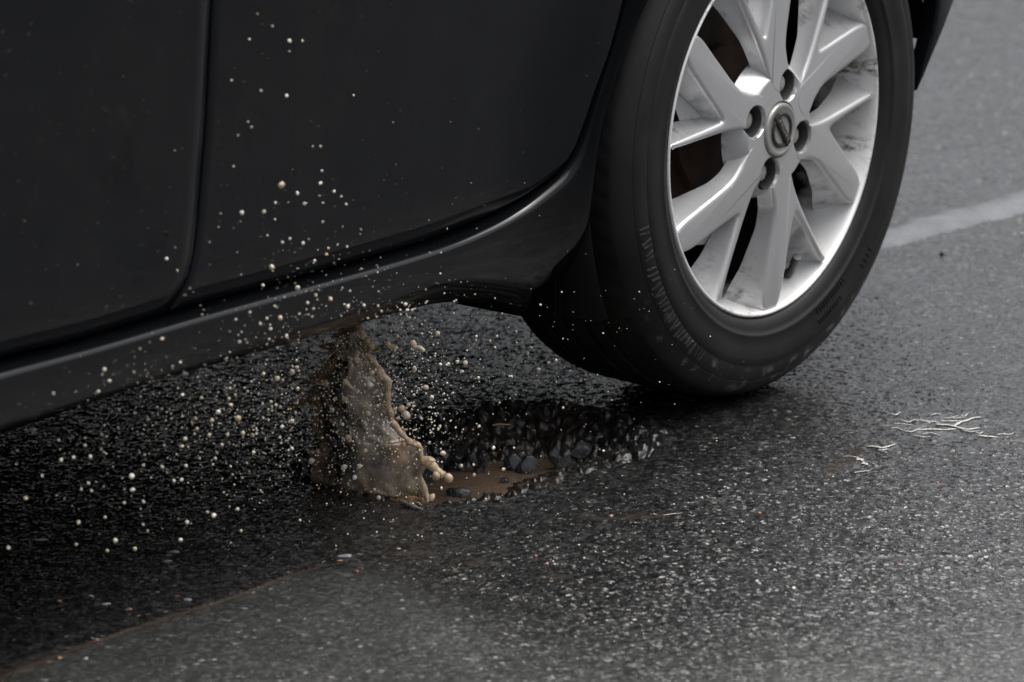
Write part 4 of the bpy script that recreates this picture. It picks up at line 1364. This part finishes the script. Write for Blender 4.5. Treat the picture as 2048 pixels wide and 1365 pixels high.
CH = [(1055, 935, .020, .013, .016, 'pale topped chunk of broken asphalt standing in the puddle under the far wall'),
      (1030, 930, .016, .012, .015, 'dark chunk of asphalt beside the pale topped one in the puddle'),
      (962, 938, .011, .008, .011, 'small grey chunk of asphalt at the far edge of the puddle'),
      (918, 988, .020, .010, .009, 'low dark lump of asphalt in the muddy water near the front lip'),
      (850, 950, .022, .014, .018, 'dark chunk of asphalt behind the finger of water'),
      (1135, 928, .026, .010, .010, 'flat slab of asphalt along the water line, right of the pale chunk'),
      (1190, 930, .020, .010, .010, 'grey slab of asphalt at the right end of the water line'),
      (945, 915, .009, .008, .011, 'left one of two grey stones on the far wall over the puddle'),
      (970, 916, .009, .008, .011, 'right one of two grey stones on the far wall over the puddle'),
      (1110, 912, .010, .009, .010, 'grey stone in the wall of the hole above the flat slab'),
      (1245, 914, .012, .009, .010, 'grey stone near the right corner of the pothole'),
      (1010, 962, .008, .006, .006, 'little black stone poking out of the muddy water'),
      (925, 992, .007, .005, .005, 'tiny dark stone right of the low lump in the water'),
      (1160, 900, .016, .012, .010, 'rough dark lump of asphalt high on the wall of the hole'),
      (1270, 880, .014, .011, .010, 'rough lump of asphalt under the lip at the right of the hole')]
for i, (a, b, dx, dy, dz, lab) in enumerate(CH):
    zz = WZ if b > 921 else -.022
    p = at(a, b, 2, zz + dz * .35)
    rock('asphalt_chunk', (p[0], p[1], zz + dz * .3), (dx * .8, dy * .8, dz), m_chunk.m, lab, 'asphalt chunk', 'broken asphalt in the pothole', 3, 40 + i)
m_och = M('ochre_stone', (.17, .10, .045), .3); m_och.bump(m_och.noise(200, 3), .4, .001)
m_pink = M('pink_stone', (.17, .095, .08), .35); m_pink.bump(m_pink.noise(200, 3), .4, .001)
m_white = M('pale_stone', (.27, .26, .24), .35); m_white.bump(m_white.noise(200, 3), .4, .001)
m_red = M('red_stone', (.14, .045, .028), .35); m_red.bump(m_red.noise(200, 3), .4, .001)
m_blue = M('grey_stone', (.16, .165, .18), .25); m_blue.bump(m_blue.noise(200, 3), .4, .001)
PB = [(85, 1078, 15, 3.4, m_white, 'long pale sliver of stone on the dark asphalt at far left'),
      (350, 1101, 13, 4, m_blue, 'flat grey stone on the dark asphalt, upper of two'),
      (336, 1119, 11, 3.5, m_blue, 'flat grey stone on the dark asphalt, lower of two'),
      (212, 1207, 15, 4, m_white, 'flat pinkish pale stone lying left of the muddy joint'),
      (258, 1218, 8, 4, m_pink, 'small pink stone right of the flat pale stone'),
      (118, 1200, 7, 4, m_och, 'yellowish pebble left of the muddy joint'),
      (182, 1190, 7, 4, m_white, 'pale pebble right of the yellowish pebble'),
      (193, 1278, 9, 5, m_pink, 'round pink pebble on the muddy joint'),
      (118, 1315, 7, 4.5, m_och, 'ochre pebble at the near end of the muddy joint'),
      (172, 1318, 6, 4.5, m_white, 'greenish pale pebble below the muddy joint'),
      (353, 1191, 8, 4, m_red, 'rust red chip on the asphalt above the joint'),
      (375, 1197, 11, 4, m_blue, 'bluish grey chip beside the rust red chip'),
      (713, 1142, 5.5, 4, m_red, 'rust red chip right of the end of the joint'),
      (690, 1112, 16, 7, m_blue, 'dark rounded stone at the far end of the joint'),
      (680, 1121, 8, 2.5, m_och, 'tan sliver below the dark rounded stone'),
      (1518, 1027, 6, 3.5, m_red, 'red chip in the wet asphalt at the middle right'),
      (1094, 1130, 5, 3.5, m_red, 'bright red chip in the asphalt below the hole'),
      (1072, 1114, 5, 3.5, m_pink, 'pink chip above the bright red chip'),
      (1222, 1033, 6, 3.5, m_pink, 'pink chip left of the brown film of water'),
      (1798, 1134, 5.5, 4, m_pink, 'pink chip by the dark crack at the right'),
      (1972, 1118, 6, 3.5, m_white, 'white chip by the dark crack at the far right'),
      (1588, 1179, 5, 4, m_white, 'white chip alone on the grey asphalt at lower right'),
      (1163, 1160, 5, 3, m_pink, 'pink chip right of the muddy patch'),
      (1875, 969, 5, 3.5, m_red, 'orange red chip near the right edge of the wet asphalt'),
      (1160, 860, 6, 4, m_och, 'orange stone on the dark slope beyond the hole'),
      (1205, 922, 7, 6, m_och, 'ochre stone in the wall of the hole'),
      (430, 1013, 4, 2.5, m_red, 'tiny red chip in the dark asphalt left of the splash'),
      (1885, 508, 8, 7, m_darkbar, 'black lump on the pale asphalt behind the wheel, nearest the joint'),
      (1755, 595, 5, 5, m_darkbar, 'black speck on the asphalt behind the wheel, close to the tyre')]
for i, (a, b, rx, ry, mt, lab) in enumerate(PB):
    p = at(a, b, 2, 0.0)
    z0 = ground_z(p[0], p[1])
    sc = float((p - CAM) @ cw) / FPX
    hgt = max(.0016, min(.004, ry * sc * .7))
    o = rock('pebble', (p[0], p[1], max(-.05, z0) + hgt * .2), (rx * sc, ry * sc * 1.6, hgt), mt.m, lab, 'stone', 'loose stones on the road', 2, 90 + i, .2)
    o.rotation_euler = (0, 0, -YAW + random.uniform(-.2, .2))

# straw lying on the slope beyond the hole
m_straw = M('straw', (.30, .21, .10), .5)
pa, pb = at(985, 879, 2, -.012), at(1021, 878, 2, -.012)
mid = (pa + pb) / 2
v, f = tube([pa - mid, (pa - mid) * .3 + np.array([0, 0, .0012]), pb - mid], [.0009, .001, .0007], 8)
o = obj('straw', v, f, m_straw.m, None, smooth=60, loc=tuple(mid + np.array([0, 0, .016])))
tag(o, 'thin piece of tan straw lying on the far slope of the pothole', 'straw')

# sky glints on the run-off film, built as pale flattened tubes
m_glint = M('glint', (.34, .335, .315), .15, coat=.6)  # pale colour stands in for sky reflected off the wet film
m_glint.bump(m_glint.noise(400, 3), .5, .001)
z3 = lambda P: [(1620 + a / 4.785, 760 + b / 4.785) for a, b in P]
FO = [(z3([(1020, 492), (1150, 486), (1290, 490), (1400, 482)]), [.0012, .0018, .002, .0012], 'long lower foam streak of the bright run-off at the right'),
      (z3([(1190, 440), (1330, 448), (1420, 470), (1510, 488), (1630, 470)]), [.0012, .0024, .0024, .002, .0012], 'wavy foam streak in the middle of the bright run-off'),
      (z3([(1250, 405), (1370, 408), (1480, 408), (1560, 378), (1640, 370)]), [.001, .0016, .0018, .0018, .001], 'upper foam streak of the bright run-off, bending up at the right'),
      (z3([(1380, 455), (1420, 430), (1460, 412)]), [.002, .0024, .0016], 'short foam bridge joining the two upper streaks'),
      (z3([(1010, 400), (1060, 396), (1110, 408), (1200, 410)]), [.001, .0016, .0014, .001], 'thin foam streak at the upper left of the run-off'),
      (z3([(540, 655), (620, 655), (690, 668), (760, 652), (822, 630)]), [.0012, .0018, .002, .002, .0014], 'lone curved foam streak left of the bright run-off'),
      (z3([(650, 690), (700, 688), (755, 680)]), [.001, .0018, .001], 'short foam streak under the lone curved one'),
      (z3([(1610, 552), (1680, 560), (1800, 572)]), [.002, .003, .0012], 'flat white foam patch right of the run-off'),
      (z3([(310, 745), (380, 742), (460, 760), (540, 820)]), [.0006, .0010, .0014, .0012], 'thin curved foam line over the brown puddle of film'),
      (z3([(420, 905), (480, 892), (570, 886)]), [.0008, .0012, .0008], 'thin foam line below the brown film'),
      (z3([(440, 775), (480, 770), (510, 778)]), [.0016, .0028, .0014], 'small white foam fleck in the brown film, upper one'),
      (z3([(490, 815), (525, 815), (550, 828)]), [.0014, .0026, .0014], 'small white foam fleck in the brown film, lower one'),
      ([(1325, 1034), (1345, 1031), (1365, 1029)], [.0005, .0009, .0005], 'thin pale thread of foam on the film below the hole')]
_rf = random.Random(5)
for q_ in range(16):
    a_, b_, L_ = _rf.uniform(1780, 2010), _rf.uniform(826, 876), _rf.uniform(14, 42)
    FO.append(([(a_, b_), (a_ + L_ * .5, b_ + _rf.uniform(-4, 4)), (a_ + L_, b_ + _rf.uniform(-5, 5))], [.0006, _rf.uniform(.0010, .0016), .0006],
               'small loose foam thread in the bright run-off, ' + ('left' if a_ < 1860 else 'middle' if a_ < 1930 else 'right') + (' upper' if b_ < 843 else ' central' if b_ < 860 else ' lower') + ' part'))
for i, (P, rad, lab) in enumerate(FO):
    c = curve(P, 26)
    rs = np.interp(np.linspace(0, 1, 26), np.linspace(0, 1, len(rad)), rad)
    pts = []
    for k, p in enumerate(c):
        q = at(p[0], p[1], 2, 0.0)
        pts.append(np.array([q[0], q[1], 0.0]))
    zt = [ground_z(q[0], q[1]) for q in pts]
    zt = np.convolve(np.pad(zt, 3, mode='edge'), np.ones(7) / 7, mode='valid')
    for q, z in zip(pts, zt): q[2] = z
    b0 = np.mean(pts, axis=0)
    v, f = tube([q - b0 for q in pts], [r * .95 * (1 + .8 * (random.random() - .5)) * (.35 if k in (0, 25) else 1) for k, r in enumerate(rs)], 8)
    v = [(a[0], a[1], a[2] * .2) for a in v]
    o = obj('glint_streak', v, f, m_glint.m, None, smooth=180, loc=tuple(b0 + np.array([0, 0, .0008])))
    tag(o, lab, 'glint', 'foam on the run-off water')
# churned water thrown on the lip at the foot of the splash
m_churn = M('churned_water', (.26, .245, .22), .12, coat=.5)
m_churn.set('Transmission Weight', .4)
for i, (P, rad, lab) in enumerate([
        ([(802, 1004), (815, 1010), (835, 1018), (845, 1020)], [.0022, .0035, .0035, .0015], 'crumpled white water lapping over the lip at the splash foot'),
        ([(828, 1004), (835, 1008), (843, 1012)], [.0012, .0020, .0012], 'small curl of white water above the crumpled one at the splash foot'),
        ([(462, 993), (476, 996), (490, 994)], [.0010, .0016, .0008], 'pale lick of water on the asphalt left of the splash')]):
    c = curve(P, 20); rs = np.interp(np.linspace(0, 1, 20), np.linspace(0, 1, len(rad)), rad)
    pts = [at(p[0], p[1], 2, 0.001) + np.array([0, 0, .0015 * random.random()]) for p in c]
    b0 = np.mean(pts, axis=0)
    v, f = tube([q - b0 for q in pts], [r * .7 * random.uniform(.5, 1.4) for r in rs], 9)
    tag(obj('churned_water', v, f, m_churn.m, None, smooth=180, loc=tuple(b0)), lab, 'water', 'churned water at the splash')

# alike droplets and glint threads that share a stretch of the picture are told apart by their order in it
bpy.context.view_layer.update()
byl = {}
for o in bpy.data.objects:
    if o.get('category') in ('droplet', 'glint'): byl.setdefault(o['label'], []).append(o)
for lab, L in byl.items():
    if len(L) > 1:
        L.sort(key=lambda o: to_px(*o.location)[0])
        words = ['leftmost', 'second from left', 'third from left', 'fourth from left', 'fifth from left', 'sixth from left', 'seventh from left']
        for k, o in enumerate(L):
            o['label'] = lab + ', ' + ('rightmost' if k == len(L) - 1 else words[min(k, 6)])
